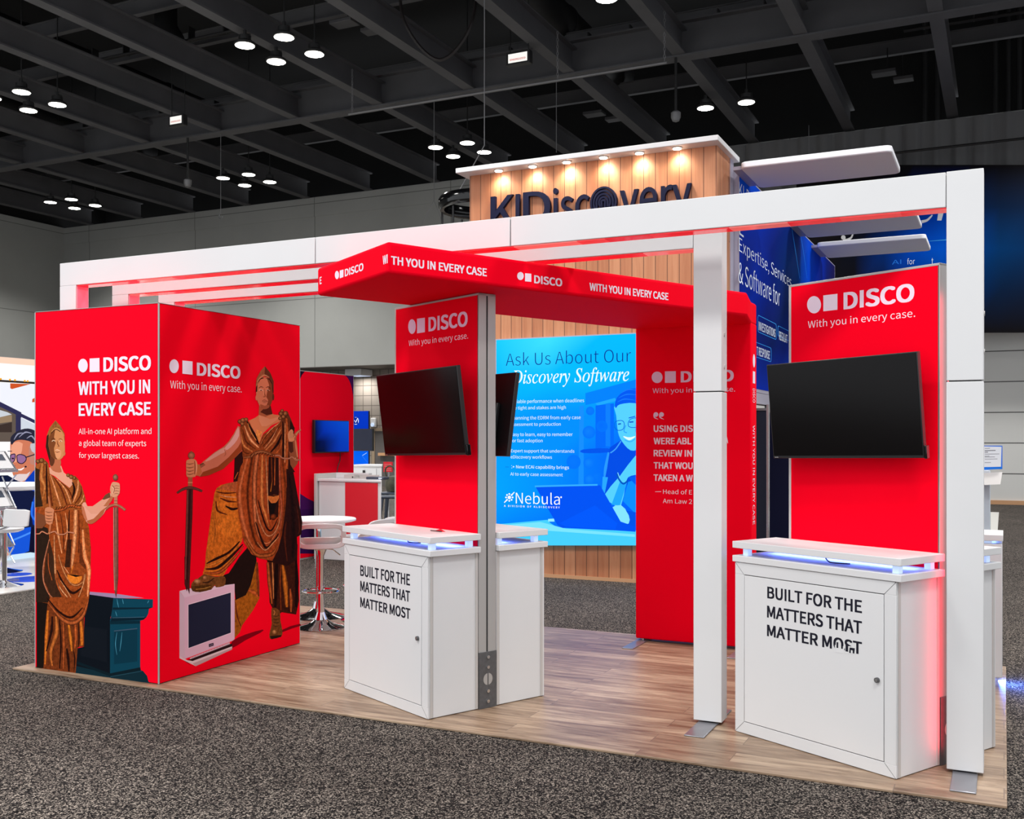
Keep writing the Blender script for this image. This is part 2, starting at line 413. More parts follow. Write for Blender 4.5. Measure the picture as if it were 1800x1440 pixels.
class Print:
    """inks laid on an upright plane; coordinates are photo pixels or a crop's pixels, mapped once onto the plane"""
    def __init__(s, mb, plane, m, step=.000015, base=.0012):
        s.mb, s.pl, s.m, s.step, s.z = mb, plane, m, step, base
        s.crop(0, 0, 1)
    def crop(s, ox, oy, k): s.o = (ox, oy, k); return s
    def uv(s, x, y): ox, oy, k = s.o; return s.pl.uv(ox + x/k, oy + y/k)
    def _add(s, uvs, faces, ink):
        s.z += s.step
        s.mb.add([s.pl.pt(u, v, s.z) for u, v in uvs], faces, s.m, ink)
    def ink(s, c, a=0.0): return lin(c) + (a,)
    def polyuv(s, uvs, c, a=0.0):
        tris = tessellate_polygon([[Vector((u, v, 0)) for u, v in uvs]])
        ink = [s.ink(q, a) for q in c] if isinstance(c, list) else s.ink(c, a)
        fs = []
        for t in tris:
            (x0, y0), (x1, y1), (x2, y2) = (uvs[k] for k in t)
            fs.append(t if (x1-x0)*(y2-y0)-(x2-x0)*(y1-y0) > 0 else t[::-1])
        s._add(uvs, fs, ink)
    def poly(s, pts, c, a=0.0, smooth=0):
        if smooth: pts = [(p.x, p.y) for p in smooth_line([(x, y) for x, y in pts], smooth, True)]
        s.polyuv([s.uv(x, y) for x, y in pts], c, a)
    def circle(s, x, y, r, c, a=0.0, ry=None, n=20, rim=None):
        P = [(x + r*math.cos(2*math.pi*i/n), y + (ry or r)*math.sin(2*math.pi*i/n)) for i in range(n)]
        if rim:
            U = [s.uv(*p) for p in P] + [s.uv(x - r*.2, y - (ry or r)*.2)]
            s._add(U, [(n, (i+1) % n, i) for i in range(n)], [s.ink(rim, a)]*n + [s.ink(c, a)])
        else: s.poly(P, c, a)
    def stroke(s, pts, w, c, a=0.0, edge=None, k=5):
        """a tapering strip; edge = colour of its two borders (a fold of cloth)"""
        L = smooth_line([(x, y) for x, y in pts], k); n = len(L); U, I = [], []
        for i, p in enumerate(L):
            d = (L[min(i+1, n-1)] - L[max(i-1, 0)]); d.normalize(); q = Vector((-d.y, d.x))
            t = i/(n-1); ww = w if not isinstance(w, (list, tuple)) else w[min(int(t*(len(w)-1)), len(w)-2)]*(1-(t*(len(w)-1) - min(int(t*(len(w)-1)), len(w)-2))) + w[min(int(t*(len(w)-1)), len(w)-2)+1]*(t*(len(w)-1) - min(int(t*(len(w)-1)), len(w)-2))
            for sd in (-.5, 0, .5): U.append(s.uv(p.x + q.x*ww*sd, p.y + q.y*ww*sd)); I.append(s.ink(edge if (edge and sd) else c, a))
        fs = [f for i in range(n-1) for f in ((i*3, i*3+1, i*3+4, i*3+3), (i*3+1, i*3+2, i*3+5, i*3+4))]
        s._add(U, [f[::-1] for f in fs] if s.flip(U, fs) else fs, I)
    @staticmethod
    def flip(U, fs):
        a = sum((U[f[1]][0]-U[f[0]][0])*(U[f[2]][1]-U[f[0]][1]) - (U[f[2]][0]-U[f[0]][0])*(U[f[1]][1]-U[f[0]][1]) for f in fs)
        return a < 0
    def grid(s, x0, y0, x1, y1, cols):
        """a smooth ink gradient: cols = rows of colours"""
        R, Cn = len(cols), len(cols[0]); U, I = [], []
        for i in range(R):
            for j in range(Cn):
                U.append(s.uv(x0 + (x1-x0)*j/(Cn-1), y0 + (y1-y0)*i/(R-1))); I.append(s.ink(cols[i][j]))
        s._add(U, [((i+1)*Cn+j, (i+1)*Cn+j+1, i*Cn+j+1, i*Cn+j) for i in range(R-1) for j in range(Cn-1)], I)
    def text(s, t, x0, y0, x1, ytop, c, fk='sans', bold=0.0, space=1.0, y1=None, ref='H', lower=False):
        """t from the baseline pixel (x0, y0) to x1; ytop = pixel row of the capitals' top at the left"""
        bo = max(bold, 0)*.30; V, Fc = glyphs(t, fk, min(bold, 0)*.5, space); H, _ = glyphs(ref, fk, min(bold, 0)*.5)
        hs = max(p[1] for p in H) + bo; a = min(p[0] for p in V) - bo; b_ = max(p[0] for p in V) + bo
        u0, v0 = s.uv(x0, y0); u1, v1 = s.uv(x1, y0 if y1 is None else y1); _, vt = s.uv(x0, ytop)
        kx = (u1-u0)/(b_-a); ky = (vt-v0)/hs; vs, fs = [], []
        for dx, dy in ([(0, 0), (-1, -.7), (-1, .7), (1, -.7), (1, .7), (0, .7), (0, -.7), (-1, 0), (1, 0)] if bo else [(0, 0)]):
            n = len(vs); vs += [(u0 + (p[0]-a+dx*bo)*kx, v0 + (p[1]+dy*bo)*ky) for p in V]; fs += [tuple(n+k for k in f) for f in Fc]
        fl = s.flip(vs, [f for f in fs if len(f) > 2]); m = len(vs)//(9 if bo else 1); nf = len(Fc)
        for k in range(9 if bo else 1):
            s._add(vs[k*m:(k+1)*m], [f[::-1] for f in Fc] if fl else Fc, s.ink(c))
            if k: s.z -= s.step*.3
    def logo(s, xc, yc, r, xs, ys0, xs1, ys1, c):
        pass
# ================================================================== THE HALL
WY, WX, TOP = 27.65, -31.9, 9.5
mb = MB(); mb.quad([(-34, -1, 0), (16, -1, 0), (16, 32, 0), (-34, 32, 0)], 'carpet'); struct('floor', mb)
mb = MB(); mb.box((-6.185, 4.925, .0005), (.012, 7.945, .014), 'vinyl_planks')
tag(mb.build('booth_floor', bevel=.003), kind='structure')
# back wall: upper panels over a tiled recess on the left, full height on the right
mb = MB(); mb.box((WX, WY, 3.95), (-12.5, WY + .2, TOP + .02), 'hall_panels'); mb.box((-12.5, WY, 4.3), (9, WY + .2, TOP + .02), 'hall_panels')
mb.box((WX, WY-.03, TOP-.62), (-6, WY, TOP), 'hall_panels')
struct('wall_back', mb)
mb = MB(); mb.box((-12.5, WY, 0.06), (9, WY + .2, 4.3), 'lower_panels'); struct('wall_back_lower', mb)
mb = MB(); mb.box((WX, WY + 1.8, 0), (-12.5, WY + 2.0, 4.1), 'recess_tiles'); mb.box((WX, WY, 3.93), (-12.5, WY + 2.0, 3.95), 'door_grey'); struct('wall_recess', mb)
mb = MB(); mb.box((-12.5, WY - .05, 0), (9, WY, .1), 'tan'); struct('baseboard_back', mb)
mb = MB(); mb.box((WX - .2, 6, 0), (WX, WY + .2, TOP + .02), 'hall_panels'); struct('wall_left', mb)
mb = MB(); mb.box((WX - .2, 2, 13.2), (14, 31, 13.4), 'deck_black'); mb.box((WX - .2, 29.8, 9.4), (14, 30.0, 13.4), 'deck_black'); mb.box((WX - .3, 2, 9.52), (WX - .2, 30, 13.4), 'deck_black'); mb.box((13.9, 2, 9), (14, 30, 13.4), 'deck_black'); struct('ceiling', mb)
# steel roof beams: I sections
def ibeam(name, a, b_, z, h=.62, w=.30, t=.035):
    a, b_ = Vector(a), Vector(b_); L = (b_ - a).length; an = math.atan2(b_.y-a.y, b_.x-a.x)
    mb = MB(Matrix.Translation((a.x, a.y, z)) @ Matrix.Rotation(an, 4, 'Z'))
    mb.box((0, -w/2, 0), (L, w/2, t), 'beam_steel'); mb.box((0, -w/2, h-t), (L, w/2, h), 'beam_steel'); mb.box((0, -.02, t), (L, .02, h-t), 'beam_steel')
    tag(mb.build(name), kind='structure')
for i in range(14):
    ibeam('roof_beam', (-30.46 + 2.443*i, 4, 0), (-30.46 + 2.443*i, 27.6, 0), 9.5, .55, .26)
for gy in (20.72,):
    ibeam('roof_girder', (WX, gy, 0), (9, gy, 0), 9.46, .75, .34)
for jy in (9.2, 11.1, 14.9, 16.85, 18.8, 22.7, 24.6, 26.5):
    ibeam('roof_joist', (WX, jy, 0), (10, jy, 0), 10.9, .35, .14, .02)
for dx in (-27.0, -22.2, -9.6, 1.2):
    mb = MB(); mb.cyl((dx, 5, 11.6), (dx, 27, 11.6), .42, 'duct_black', 20)
    for q in range(9): mb.cyl((dx, 6 + q*2.4, 11.6), (dx, 6.08 + q*2.4, 11.6), .45, 'duct_black', 20)
    tag(mb.build('roof_duct'), kind='structure')
for (x, y) in ((-24.4, 13.5), (-17.0, 17.5), (-8.0, 14.4), (-3.4, 18)):   # duct branches with round air diffusers
    mb = MB(); mb.lathe((x, y, 10.35), [(.05, .1), (.28, .06), (.36, 0), (.40, .06), (.40, .3), (.25, .55), (.25, 1.3)], 'duct_black', 24)
    mb.lathe((x, y, 10.33), [(.0, .03), (.1, .0), (.16, .04), (.22, .0), (.3, .05)], 'duct_black', 24)
    tag(mb.build('ceiling_diffuser'), kind='structure')
rng = random.Random(4)
for (x, y, l) in ((-20, 17.8, 5), (-14, 14.2, 6), (-11, 22, 7), (-4, 21.9, 8), (-2, 24.2, 9), (-25, 22.0, 6)):
    mb = MB(); mb.cyl((x, y, 10.6), (x + l, y, 10.6), .03, 'duct_black', 8); mb.cyl((x, y+.12, 10.62), (x + l, y+.12, 10.62), .025, 'duct_black', 8)
    for q in range(int(l)): mb.box((x + q + .4, y - .03, 10.6), (x + q + .43, y + .16, 10.9), 'duct_black')
    tag(mb.build('conduit_run'), kind='structure')
for x in (-1.9, -1.6, -.2, .1, .35):      # pipes down the wall behind the drape
    mb = MB(); mb.cyl((x, 29.5, 8.5), (x, 29.5, 12.8), .07, 'duct_black', 10); tag(mb.build('riser_pipe'), kind='structure')

# high-bay lamps in clusters of four (one fitting built, the rest copied)
hb = thing('high_bay_light', 'white glowing round high-bay lamp', 'ceiling light', (0, 0, 0), 0, 'high-bay lamps under the roof beams')
mb = MB(); mb.lathe((0, 0, 0), [(.17, .0), (.205, .01), (.205, .05), (.16, .08), (.12, .10), (.12, .19), (.06, .21)], 'lamp_body', 28); mb.build('lamp_housing', hb)
mb = MB(); mb.lathe((0, 0, -.004), [(0, -.012), (.1, -.01), (.185, 0.004)], 'lamp_face', 28); mb.build('diffuser', hb)
mb = MB(); mb.ring([(-.13, 0, .10), (-.13, 0, .20), (0, 0, .24), (.13, 0, .20), (.13, 0, .10)], .008, 'lamp_body', 6); mb.cyl((0, 0, .16), (0, 0, .302), .035, 'lamp_body', 8); mb.build('bracket', hb)
CL = {(-13.25, 15.72): ('highest in view, above the red closet', 'ceiling light'), (-20.4, 15.72): ('at the far left edge under the roof', ''),
      (-20.58, 23.46): ('in the middle row over the grey back wall', ''), (-27.7, 23.46): ('lowest and farthest left over the corner', ''),
      (-13.4, 23.38): ('just left of the wooden tower', ''), (-6.2, 23.28): ('right of the cornice, against the black drape', ''), (-6.2, 15.8): ('cut by the top edge of the picture', '')}
rods = []
first = True
for (cx, cy), (where, _) in CL.items():
    spots_ = [(0, 0, 'rear left'), (.94, 0, 'rear right'), (0, .95, 'front left'), (.94, .95, 'front right')]
    if 'cornice' in where: spots_ = spots_[:2]
    if 'top edge' in where: spots_ = spots_[2:3]
    for dx, dy, nm in spots_:
        # seen from below the nearer row stands higher in the picture
        row = 'upper' if dy == 0 else 'lower'; sd = 'left' if dx == 0 else 'right'
        lab = '%s %s round lamp of the cluster %s' % (row, sd, where)
        if 'cornice' in where: lab = '%s round lamp of the pair %s' % (sd, where)
        if 'top edge' in where: lab = 'round high-bay lamp cut by the top edge of the picture'
        if first: o = hb; o.location = (cx+dx, cy+dy, 9.2); WM[o.name] = Matrix.Translation(o.location); o['label'] = lab; first = False
        else: o = copy_tree(hb, (cx+dx, cy+dy, 9.2), label=lab)
        if dx: rods.append(o)
    n = len(spots_)
    if n != 1: lamp('high_bay_lamp', 'AREA', (cx+.47, cy+.47, 9.1), 80*n, (1, .985, .95), 1.2, spread=130)

for o in rods:       # the lamps between two beams hang on rods from the roof deck
    mb = MB(); p = o.location; mb.cyl((p.x, p.y, 9.5), (p.x, p.y, 13.2), .014, 'lamp_body', 6); mb.build('hanger_rod', o)
# rigging: pipe on chains, hook wires, sign boxes, cameras
def chain(mb, x, y, z0, z1, r=.02):
    k = int((z1-z0)/.07)
    for q in range(k):
        zc = z0 + (q+.5)*.07; a = q % 2
        pts = [(x + (math.cos(t)*r if a else 0), y + (0 if a else math.cos(t)*r), zc + math.sin(t)*.04) for t in [2*math.pi*w/8 for w in range(8)]]
        mb.ring(pts, .007, 'galvanised', 4, closed=True)
P0, P1 = at_h(617, 203, 8.9), at_h(1170, 107, 8.9); PY = (P0.y+P1.y)/2
t = thing('rigging_pipe', 'long grey rigging pipe hung level on chains under the roof girder', 'rigging', (P0.x, PY, 8.9))
mb = MB(); mb.cyl((P0.x, PY, 8.9), (P1.x, PY, 8.9), .025, 'galvanised', 10); mb.build('pipe', t)
for px in (619, 980, 1168):
    x = on_y(px, 200, PY).x; mb = MB(); chain(mb, x, PY, 8.92, 9.9); mb.build('chain', t)
def drop(px, py0, py1, Y, lab, bridle=None, hook=False):
    a, b_ = on_y(px, py0, Y), on_y(px, py1, Y)
    t = thing('rigging_wire', lab, 'cable', tuple(b_))
    mb = MB(); mb.cyl(tuple(b_), (b_.x, Y, 9.47), .008, 'galvanised', 6); mb.build('wire', t)
    if hook:
        mb = MB(); mb.ring([(b_.x + .06*math.cos(w), Y, b_.z - .06 + .06*math.sin(w)) for w in [1.6 + .5*q for q in range(10)]], .012, 'galvanised', 6); mb.build('hook', t)
    if bridle:
        mb = MB()
        for q in bridle:
            c = on_y(q[0], q[1], Y); mb.cyl(tuple(b_), tuple(c), .007, 'galvanised', 6)
        mb.build('bridle', t)
drop(388, 236, 376, 20.7, 'thin wire with a hook hanging in front of the grey back wall', hook=True)
drop(763, 180, 352, 20.7, 'thin wire splitting in two above the long white beam', bridle=((735, 408), (782, 402)))
drop(978, 140, 268, 20.7, 'chain and wire hanging behind the cornice of the wooden tower')
def dome(px, py, lab):
    c = on_y(px, py, 20.6); t = thing('ceiling_camera', lab, 'camera', tuple(c))
    mb = MB(); mb.cyl((c.x, c.y, c.z+.1), (c.x, c.y, 9.46), .03, 'lamp_body', 8); mb.build('stem', t)
    mb = MB(); mb.lathe((c.x, c.y, c.z-.12), [(0, 0), (.07, .03), (.1, .1), (.1, .2), (.05, .24)], 'galvanised', 18); mb.build('dome', t)
dome(330, 322, 'dome camera on a stem under the girder over the back wall')
dome(1188, 205, 'dome camera on a stem above the wooden tower')
def lit_sign(px, py, w, lab):
    c = on_y(px, py, 18.6); t = thing('lit_sign', lab, 'sign', tuple(c))
    mb = MB(); mb.box((c.x-w/2-.05, c.y, c.z-.13), (c.x+w/2+.05, c.y+.15, c.z+.13), 'lamp_body'); mb.build('sign_box', t, bevel=.01)
    mb = MB(); pl = Plane((c.x, c.y-.001), (1, 0), (0, -1)); pr = Print(mb, pl, 'backlit_print')
    pr.polyuv([(-w/2, c.z-.09), (w/2, c.z-.09), (w/2, c.z+.09), (-w/2, c.z+.09)], (255, 252, 246))
    V, Fc = glyphs('ENERGIZED', 'sans', .01); a = min(p[0] for p in V); b_ = max(p[0] for p in V); k = w*.82/(b_-a)
    pr._add([((p[0]-a)*k - w*.41, c.z - .045 + p[1]*.13) for p in V], Fc, pr.ink((200, 70, 60)))
    mb.build('sign_face', t)
    mb = MB()
    for q in (-.2, .2): mb.cyl((c.x+q, c.y+.08, c.z+.13), (c.x+q, c.y+.08, 10.9), .012, 'lamp_body', 6)
    mb.build('hanger', t)
lit_sign(910, 101, .42, 'small lit white sign reading ENERGIZED over the wooden tower')
lit_sign(309, 211, .36, 'small lit white sign under the girder on the left')
for px, py, lab in ((612, 40, 'flat grey speaker box high under the roof above the middle lamps'), (1560, 128, 'flat grey box pair under the roof, right of the lamps'), (1050, 200, 'flat grey box pair under the roof above the wooden tower')):
    c = at_h(px, py, 10.4); t = thing('ceiling_box', lab, 'ceiling fixture', tuple(c))
    mb = MB(); mb.box((c.x-.35, c.y-.2, 10.36), (c.x+.2, c.y+.15, 10.44), 'beam_steel'); mb.build('box', t, bevel=.01)
    mb = MB(); mb.box((c.x+.1, c.y+.3, 10.3), (c.x+.55, c.y+.6, 10.38), 'beam_steel'); mb.build('second_box', t, bevel=.01)
    mb = MB(); mb.cyl((c.x, c.y, 10.42), (c.x, c.y, 11), .015, 'lamp_body', 6); mb.cyl((c.x+.3, c.y+.45, 10.35), (c.x+.3, c.y+.45, 11), .015, 'lamp_body', 6); mb.build('hanger', t)
# power cables looping along the girder
mb = MB()
pts = [(-10.55, 17.0, 10.9), (-10.5, 17.1, 9.7), (-9.9, 17.4, 8.95), (-9.3, 17.6, 9.6), (-9.2, 17.7, 10.9)]
mb.ring(smooth_line([tuple(p) for p in pts], 8), .035, 'cord', 6)
tag(mb.build('power_cable'), 'thick black cable drooping beside the lit sign over the wooden tower', 'cable')
# black hanging hoop left of the wooden tower
c = on_y(826, 362, 14.0)
t = thing('hanging_hoop', 'black round hanging hoop sticking out left of the wooden tower', 'rigging', tuple(c))
mb = MB(); R_ = .62
mb.lathe((c.x+.22, c.y, c.z), [(R_-.03, -.09), (R_+.03, -.1), (R_+.06, -.05), (R_+.06, .05), (R_+.03, .1), (R_-.03, .09), (R_-.05, 0), (R_-.03, -.09)], 'black_gloss', 40, caps=False); mb.build('hoop', t)
for an in (2.6, 3.6, 4.4): mb = MB(); mb.cyl((c.x+.22+R_*math.cos(an), c.y+R_*math.sin(an), c.z-.12), (c.x+.22+R_*math.cos(an), c.y+R_*math.sin(an), c.z-1.2), .016, 'black_plastic', 6); mb.build('drop_rod', t)
mb = MB(); mb.cyl((c.x-.3, c.y, c.z+.08), (c.x+.25, c.y, c.z+.9), .008, 'galvanised', 6); mb.cyl((c.x+.25, c.y, c.z+.9), (c.x+.25, c.y, 9.5), .008, 'galvanised', 6); mb.build('wire', t)

# black drape along the right half of the back wall
def drape(name, x0, x1, y, z0, z1, label, cat, m, amp=.11, wl=.55, seed=1):
    r = random.Random(seed); n = int((x1-x0)/.07); nz = 5; vs = []; ph = 0
    prof = []
    for i in range(n+1):
        ph += .07*2*math.pi/wl*(.6 + .8*r.random()); prof.append(amp*math.sin(ph) + amp*.4*math.sin(ph*2.3))
    for j in range(nz):
        z = z0 + (z1-z0)*j/(nz-1); k = 1.0 - .55*j/(nz-1)
        for i in range(n+1): vs.append((x0 + (x1-x0)*i/n, y + prof[i]*k, z))
    fs = [(j*(n+1)+i, j*(n+1)+i+1, (j+1)*(n+1)+i+1, (j+1)*(n+1)+i) for j in range(nz-1) for i in range(n)]
    mb = MB(); mb.add(vs, fs, m); return tag(mb.build(name, sharp=80), label, cat)
zb = on_y(1765, 577, 27.3).z
drape('black_drape', -7.4, 3.4, 27.35, zb, 9.42, 'tall black pleated drape covering the upper back wall on the right', 'drape', 'black_cloth')
# lettered blue banner in front of the drape, its colour fading to black outwards
BY = 26.6
t = thing('blue_banner', 'wide blue banner fading to black with script lettering hung before the black drape', 'banner', (0, BY, 0))
mb = MB(); pr = Print(mb, Plane((0, BY), (1, 0), (0, -1)), 'printed_board')
K, B1, B2, B3 = (18, 16, 18), (14, 30, 66), (0, 66, 170), (0, 92, 190)
pr.grid(1400, 290, 1860, 585, [[K]*10, [K, K, K, (10, 18, 40), (0, 40, 120), (0, 50, 150), (4, 30, 70), (6, 26, 54), (8, 26, 52), (8, 20, 40)],
    [K, K, (12, 16, 30), (4, 46, 120), (0, 74, 196), (0, 84, 205), (0, 56, 128), (2, 46, 92), (4, 40, 80), (6, 24, 50)], [K, K, K, (14, 22, 46), (4, 44, 110), (0, 56, 140), (2, 38, 88), (8, 28, 56), (12, 26, 50), (12, 20, 36)], [K]*10])
pr.crop(1440, 340, 7.5)
pr.stroke([(1350, 375), (1420, 355), (1470, 310), (1492, 285)], [40, 26, 14], (206, 208, 214)); pr.poly([(1575, 220), (1660, 180), (1612, 358), (1555, 358)], (206, 208, 214))
pr.stroke([(450, 520), (420, 585), (360, 614), (318, 605)], [16, 30, 30], (206, 206, 208)); pr.circle(318, 582, 30, (206, 206, 208))
pr.stroke([(1420, 632), (1680, 612)], [4, 14], (60, 150, 220))
pr.text('AI', 960, 938, 1082, 880, (40, 120, 226)); pr.text('for', 1160, 938, 1262, 866, (220, 226, 236)); pr.text('t', 1480, 938, 1506, 850, (220, 226, 236))
mb.build('banner_cloth', t)
mb = MB(); a, b_ = on_y(1400, 290, BY), on_y(1860, 290, BY); mb.cyl((a.x, BY+.03, a.z+.03), (b_.x, BY+.03, a.z+.03), .03, 'black_plastic', 8)
for x in (a.x+.3, b_.x-.3): mb.cyl((x, BY+.03, a.z), (x, BY+.03, 9.5), .008, 'galvanised', 6)
mb.build('top_rail', t)

# tiled recess: service door, bar, wall lamp, red notice
DY = WY + 1.8
a, b_ = on_y(660, 758, DY), on_y(740, 900, DY)
mb = MB(); z1 = a.z
mb.box((a.x-.12, DY-.06, 0), (a.x, DY, z1+.1), 'door_frame'); mb.box((a.x+2.0, DY-.06, 0), (a.x+2.12, DY, z1+.1), 'door_frame'); mb.box((a.x, DY-.06, z1), (a.x+2.0, DY, z1+.1), 'door_frame')
mb.box((a.x, DY-.03, 0), (a.x+2.0, DY-.005, z1), 'door_grey'); dd = struct('door_1', mb)
mb = MB(); mb.box((a.x+.2, DY-.16, 1.02), (a.x+1.8, DY-.09, 1.12), 'tan'); mb.box((a.x+.3, DY-.1, 1.03), (a.x+.4, DY-.03, 1.1), 'tan'); mb.box((a.x+1.6, DY-.1, 1.03), (a.x+1.7, DY-.03, 1.1), 'tan'); mb.build('push_bar', dd)
c = on_y(658, 743, DY)
t = thing('wall_lamp', 'small white wall lamp on the tiled recess', 'lamp', tuple(c))
mb = MB(); mb.box((c.x-.1, DY-.1, c.z-.16), (c.x+.1, DY, c.z+.16), 'white_plastic'); mb.build('lamp_body', t, bevel=.03)
mb = MB(); mb.cyl((c.x, DY-.14, c.z-.08), (c.x, DY-.1, c.z-.08), .06, 'frosted', 12); mb.build('lens', t)
for q, (x0, y0, x1, y1) in enumerate([(624, 661, 652, 667)]):
    a, b_ = on_y(x0, y0, DY-.3), on_y(x1, y1, DY-.3)
    t = thing('ceiling_panel_light', 'white tray light under the soffit of the tiled recess', 'ceiling light', tuple(a))
    mb = MB(); mb.box((a.x, DY-.9, 3.7), (b_.x, DY-.2, 3.92), 'white_plastic'); mb.build('tray', t, bevel=.02)
    mb = MB(); mb.box((a.x+.05, DY-.85, 3.69), (b_.x-.05, DY-.25, 3.70), 'frosted'); mb.build('diffuser', t)
    for lx in (a.x + .3, a.x + 3.2): lamp('tray_lamp', 'AREA', (lx, DY-.55, 3.66), 24, (1, .95, .88), .6)
# ================================================================== NEIGHBOUR: WOODEN TOWER WITH CORNICE
KY, KX0, KX1, KTOP = 10.87, -5.76, -2.77, 4.737
t = thing('wooden_tower', 'tall cedar-boarded exhibition tower with white cornice and navy letters', 'exhibition stand', ((KX0+KX1)/2, KY, 0))
tower = t
mb = MB(); mb.box((KX0, KY, .03), (KX1, 11.44, KTOP), 'cedar_boards'); mb.build('board_wall', t)
mb = MB(); mb.box((KX0-.005, KY-.006, 0), (KX1+.005, 11.44, .04), 'tan'); mb.build('plinth', t)
mb = MB(); mb.box((KX1-.1, 11.44, 0), (KX1+.01, 11.58, KTOP-.001), 'lavender_alu'); mb.build('edge_post', t)
zc0, zc1 = 4.737, 4.795
cr = on_y(1265, 242, KY-.42)
mb = MB(); mb.box((KX0-.09, KY-.19, zc0), (KX1+.06, 11.66, zc1), 'white_laminate'); mb.build('cornice', t, bevel=.006)
for px in (871, 932, 993, 1059, 1123, 1190):
    c = at_h(px, 296 - (px-871)*.115, zc0); x = c.x; y = KY - .10
    mb = MB(); mb.cyl((x, y, zc0-.018), (x, y, zc0-.004), .042, 'spot_face', 16); mb.lathe((x, y, zc0-.012), [(.044, .0), (.055, .004), (.055, .012)], 'aluminium', 18, caps=False); mb.build('downlight', t)
    lamp('downlight_lamp', 'SPOT', (x, y+.02, zc0-.04), 11, (1, .92, .78), .05, (math.radians(12), 0, 0), 2.5, 1.0)
# navy letters standing off the boards
def raised(txt, px0, px1, ybase, ytop, depth, name, parent, m, fk='sans', bold=.01, y=KY):
    V, Fc = glyphs(txt, fk, bold); H, _ = glyphs('H', fk, bold); hs = max(p[1] for p in H)
    a = min(p[0] for p in V); b_ = max(p[0] for p in V)
    A, B = on_y(px0, ybase, y-depth), on_y(px1, ybase, y-depth); T_ = on_y(px0, ytop, y-depth)
    kx = (B.x-A.x)/(b_-a); ky = (T_.z-A.z)/hs
    mb = MB(); n = len(V)
    vs = [(A.x + (p[0]-a)*kx, y-depth, A.z + p[1]*ky) for p in V] + [(A.x + (p[0]-a)*kx, y-.005, A.z + p[1]*ky) for p in V]
    ed = {}
    for f in Fc:
        for i in range(len(f)):
            e = (f[i], f[(i+1) % len(f)]); ed[tuple(sorted(e))] = ed.get(tuple(sorted(e)), 0) + 1
    fs = [tuple(f) for f in Fc]
    for f in Fc:
        for i in range(len(f)):
            e = (f[i], f[(i+1) % len(f)])
            if ed[tuple(sorted(e))] == 1: fs.append((e[1], e[0], e[0]+n, e[1]+n))
    mb.add(vs, fs, m); return mb.build(name, parent, sharp=30)
for tx_, a_, b__, yb_, yt_ in (('K', 862, 904, 402, 346), ('L', 906, 931, 399, 341.5), ('D', 919, 967, 397, 338.5), ('isc', 972, 1036, 391, 334), ('very', 1089, 1215, 380, 320)):
    raised(tx_, a_, b__, yb_, yt_, .05, 'letter', t, 'navy', bold=.004)
mb = MB(); pl = Plane((0, KY), (1, 0), (0, -1)); uc, vc = pl.uv(1063, 357)
for q, R_ in enumerate((.150, .117, .084, .052, .022)):
    lo, hi = ((-.55, math.pi+.55), (-.2, math.pi+.75), (-.7, math.pi+.3), (-.1, math.pi+.9), (-.5, math.pi+.5))[q]
    pts = [(uc + R_*.98*math.cos(lo+(hi-lo)*i/26), KY-.03, vc + R_*1.1*math.sin(lo+(hi-lo)*i/26)) for i in range(27)]
    pts = [(pts[0][0], KY-.03, pts[0][2]-.08)] + pts + [(pts[-1][0], KY-.03, pts[-1][2]-.06)]
    n = len(pts); vs, fs = [], []
    for i, p in enumerate(pts):
        a = Vector(pts[max(i-1, 0)]); b_ = Vector(pts[min(i+1, n-1)]); d = (b_-a).normalized(); nx = Vector((-d.z, 0, d.x))*.0115
        for sd, yy in ((-1, KY-.05), (1, KY-.05), (1, KY-.004), (-1, KY-.004)): vs.append((p[0]+nx.x*sd, yy, p[2]+nx.z*sd))
    for i in range(n-1):
        for k in range(4): fs.append((i*4+k, i*4+(k+1) % 4, i*4+4+(k+1) % 4, i*4+4+k))
    mb.add(vs, fs, 'navy')
mb.build('fingerprint_emblem', t)

# backlit blue screen on the tower
SY = 10.79
t = thing('backlit_display', 'bright blue backlit display of a smiling man with a laptop, on cedar boards', 'display', (-4.5, SY, .5))
A, B = on_y(872.5, 598, SY), on_y(1117.5, 947, SY)
sx0, sx1, sz1, sz0 = A.x, B.x + .95, A.z, B.z
mb = MB(); mb.box((sx0-.012, SY, sz0-.012), (sx1+.012, KY, sz1+.012), 'lavender_alu'); mb.build('frame', t)
mb = MB(); pl = Plane((0, SY), (1, 0), (0, -1)); pr = Print(mb, pl, 'backlit_print', base=.0006)
C0, C1, C2, C3, C4 = (20, 200, 255), (0, 184, 255), (0, 142, 255), (0, 110, 252), (0, 90, 246)
U = [[C0, (60, 220, 255), C1, C1, C1], [C1, C1, (0, 180, 255), (0, 176, 255), C2], [(0, 160, 252), C2, (0, 140, 255), C3, C3], [(0, 158, 255), C2, C3, C4, C3], [(0, 160, 255), (0, 140, 255), C3, C4, C4], [(0, 130, 245), C3, C4, C4, C4]]
R_, Cn = len(U), 5; uvs, inks = [], []
for i in range(R_):
    for j in range(Cn): uvs.append((sx0 + (sx1-sx0)*j/(Cn-1), sz1 - (sz1-sz0)*i/(R_-1))); inks.append(pr.ink(U[i][j]))
pr._add(uvs, [((i+1)*Cn+j, (i+1)*Cn+j+1, i*Cn+j+1, i*Cn+j) for i in range(R_-1) for j in range(Cn-1)], inks)
pr.crop(1000, 660, 4.8)
pr.poly([(140, 150), (620, 20), (620, 90), (400, 200), (140, 250)], (0, 128, 255)); pr.poly([(225, 235), (390, 190), (400, 215), (240, 255)], (30, 165, 255))
pr.poly([(225, 255), (380, 235), (380, 600), (225, 620)], (0, 104, 246)); pr.poly([(90, 260), (125, 255), (125, 920), (80, 920)], (20, 140, 255)); pr.poly([(310, 240), (350, 235), (350, 600), (310, 600)], (10, 125, 255))
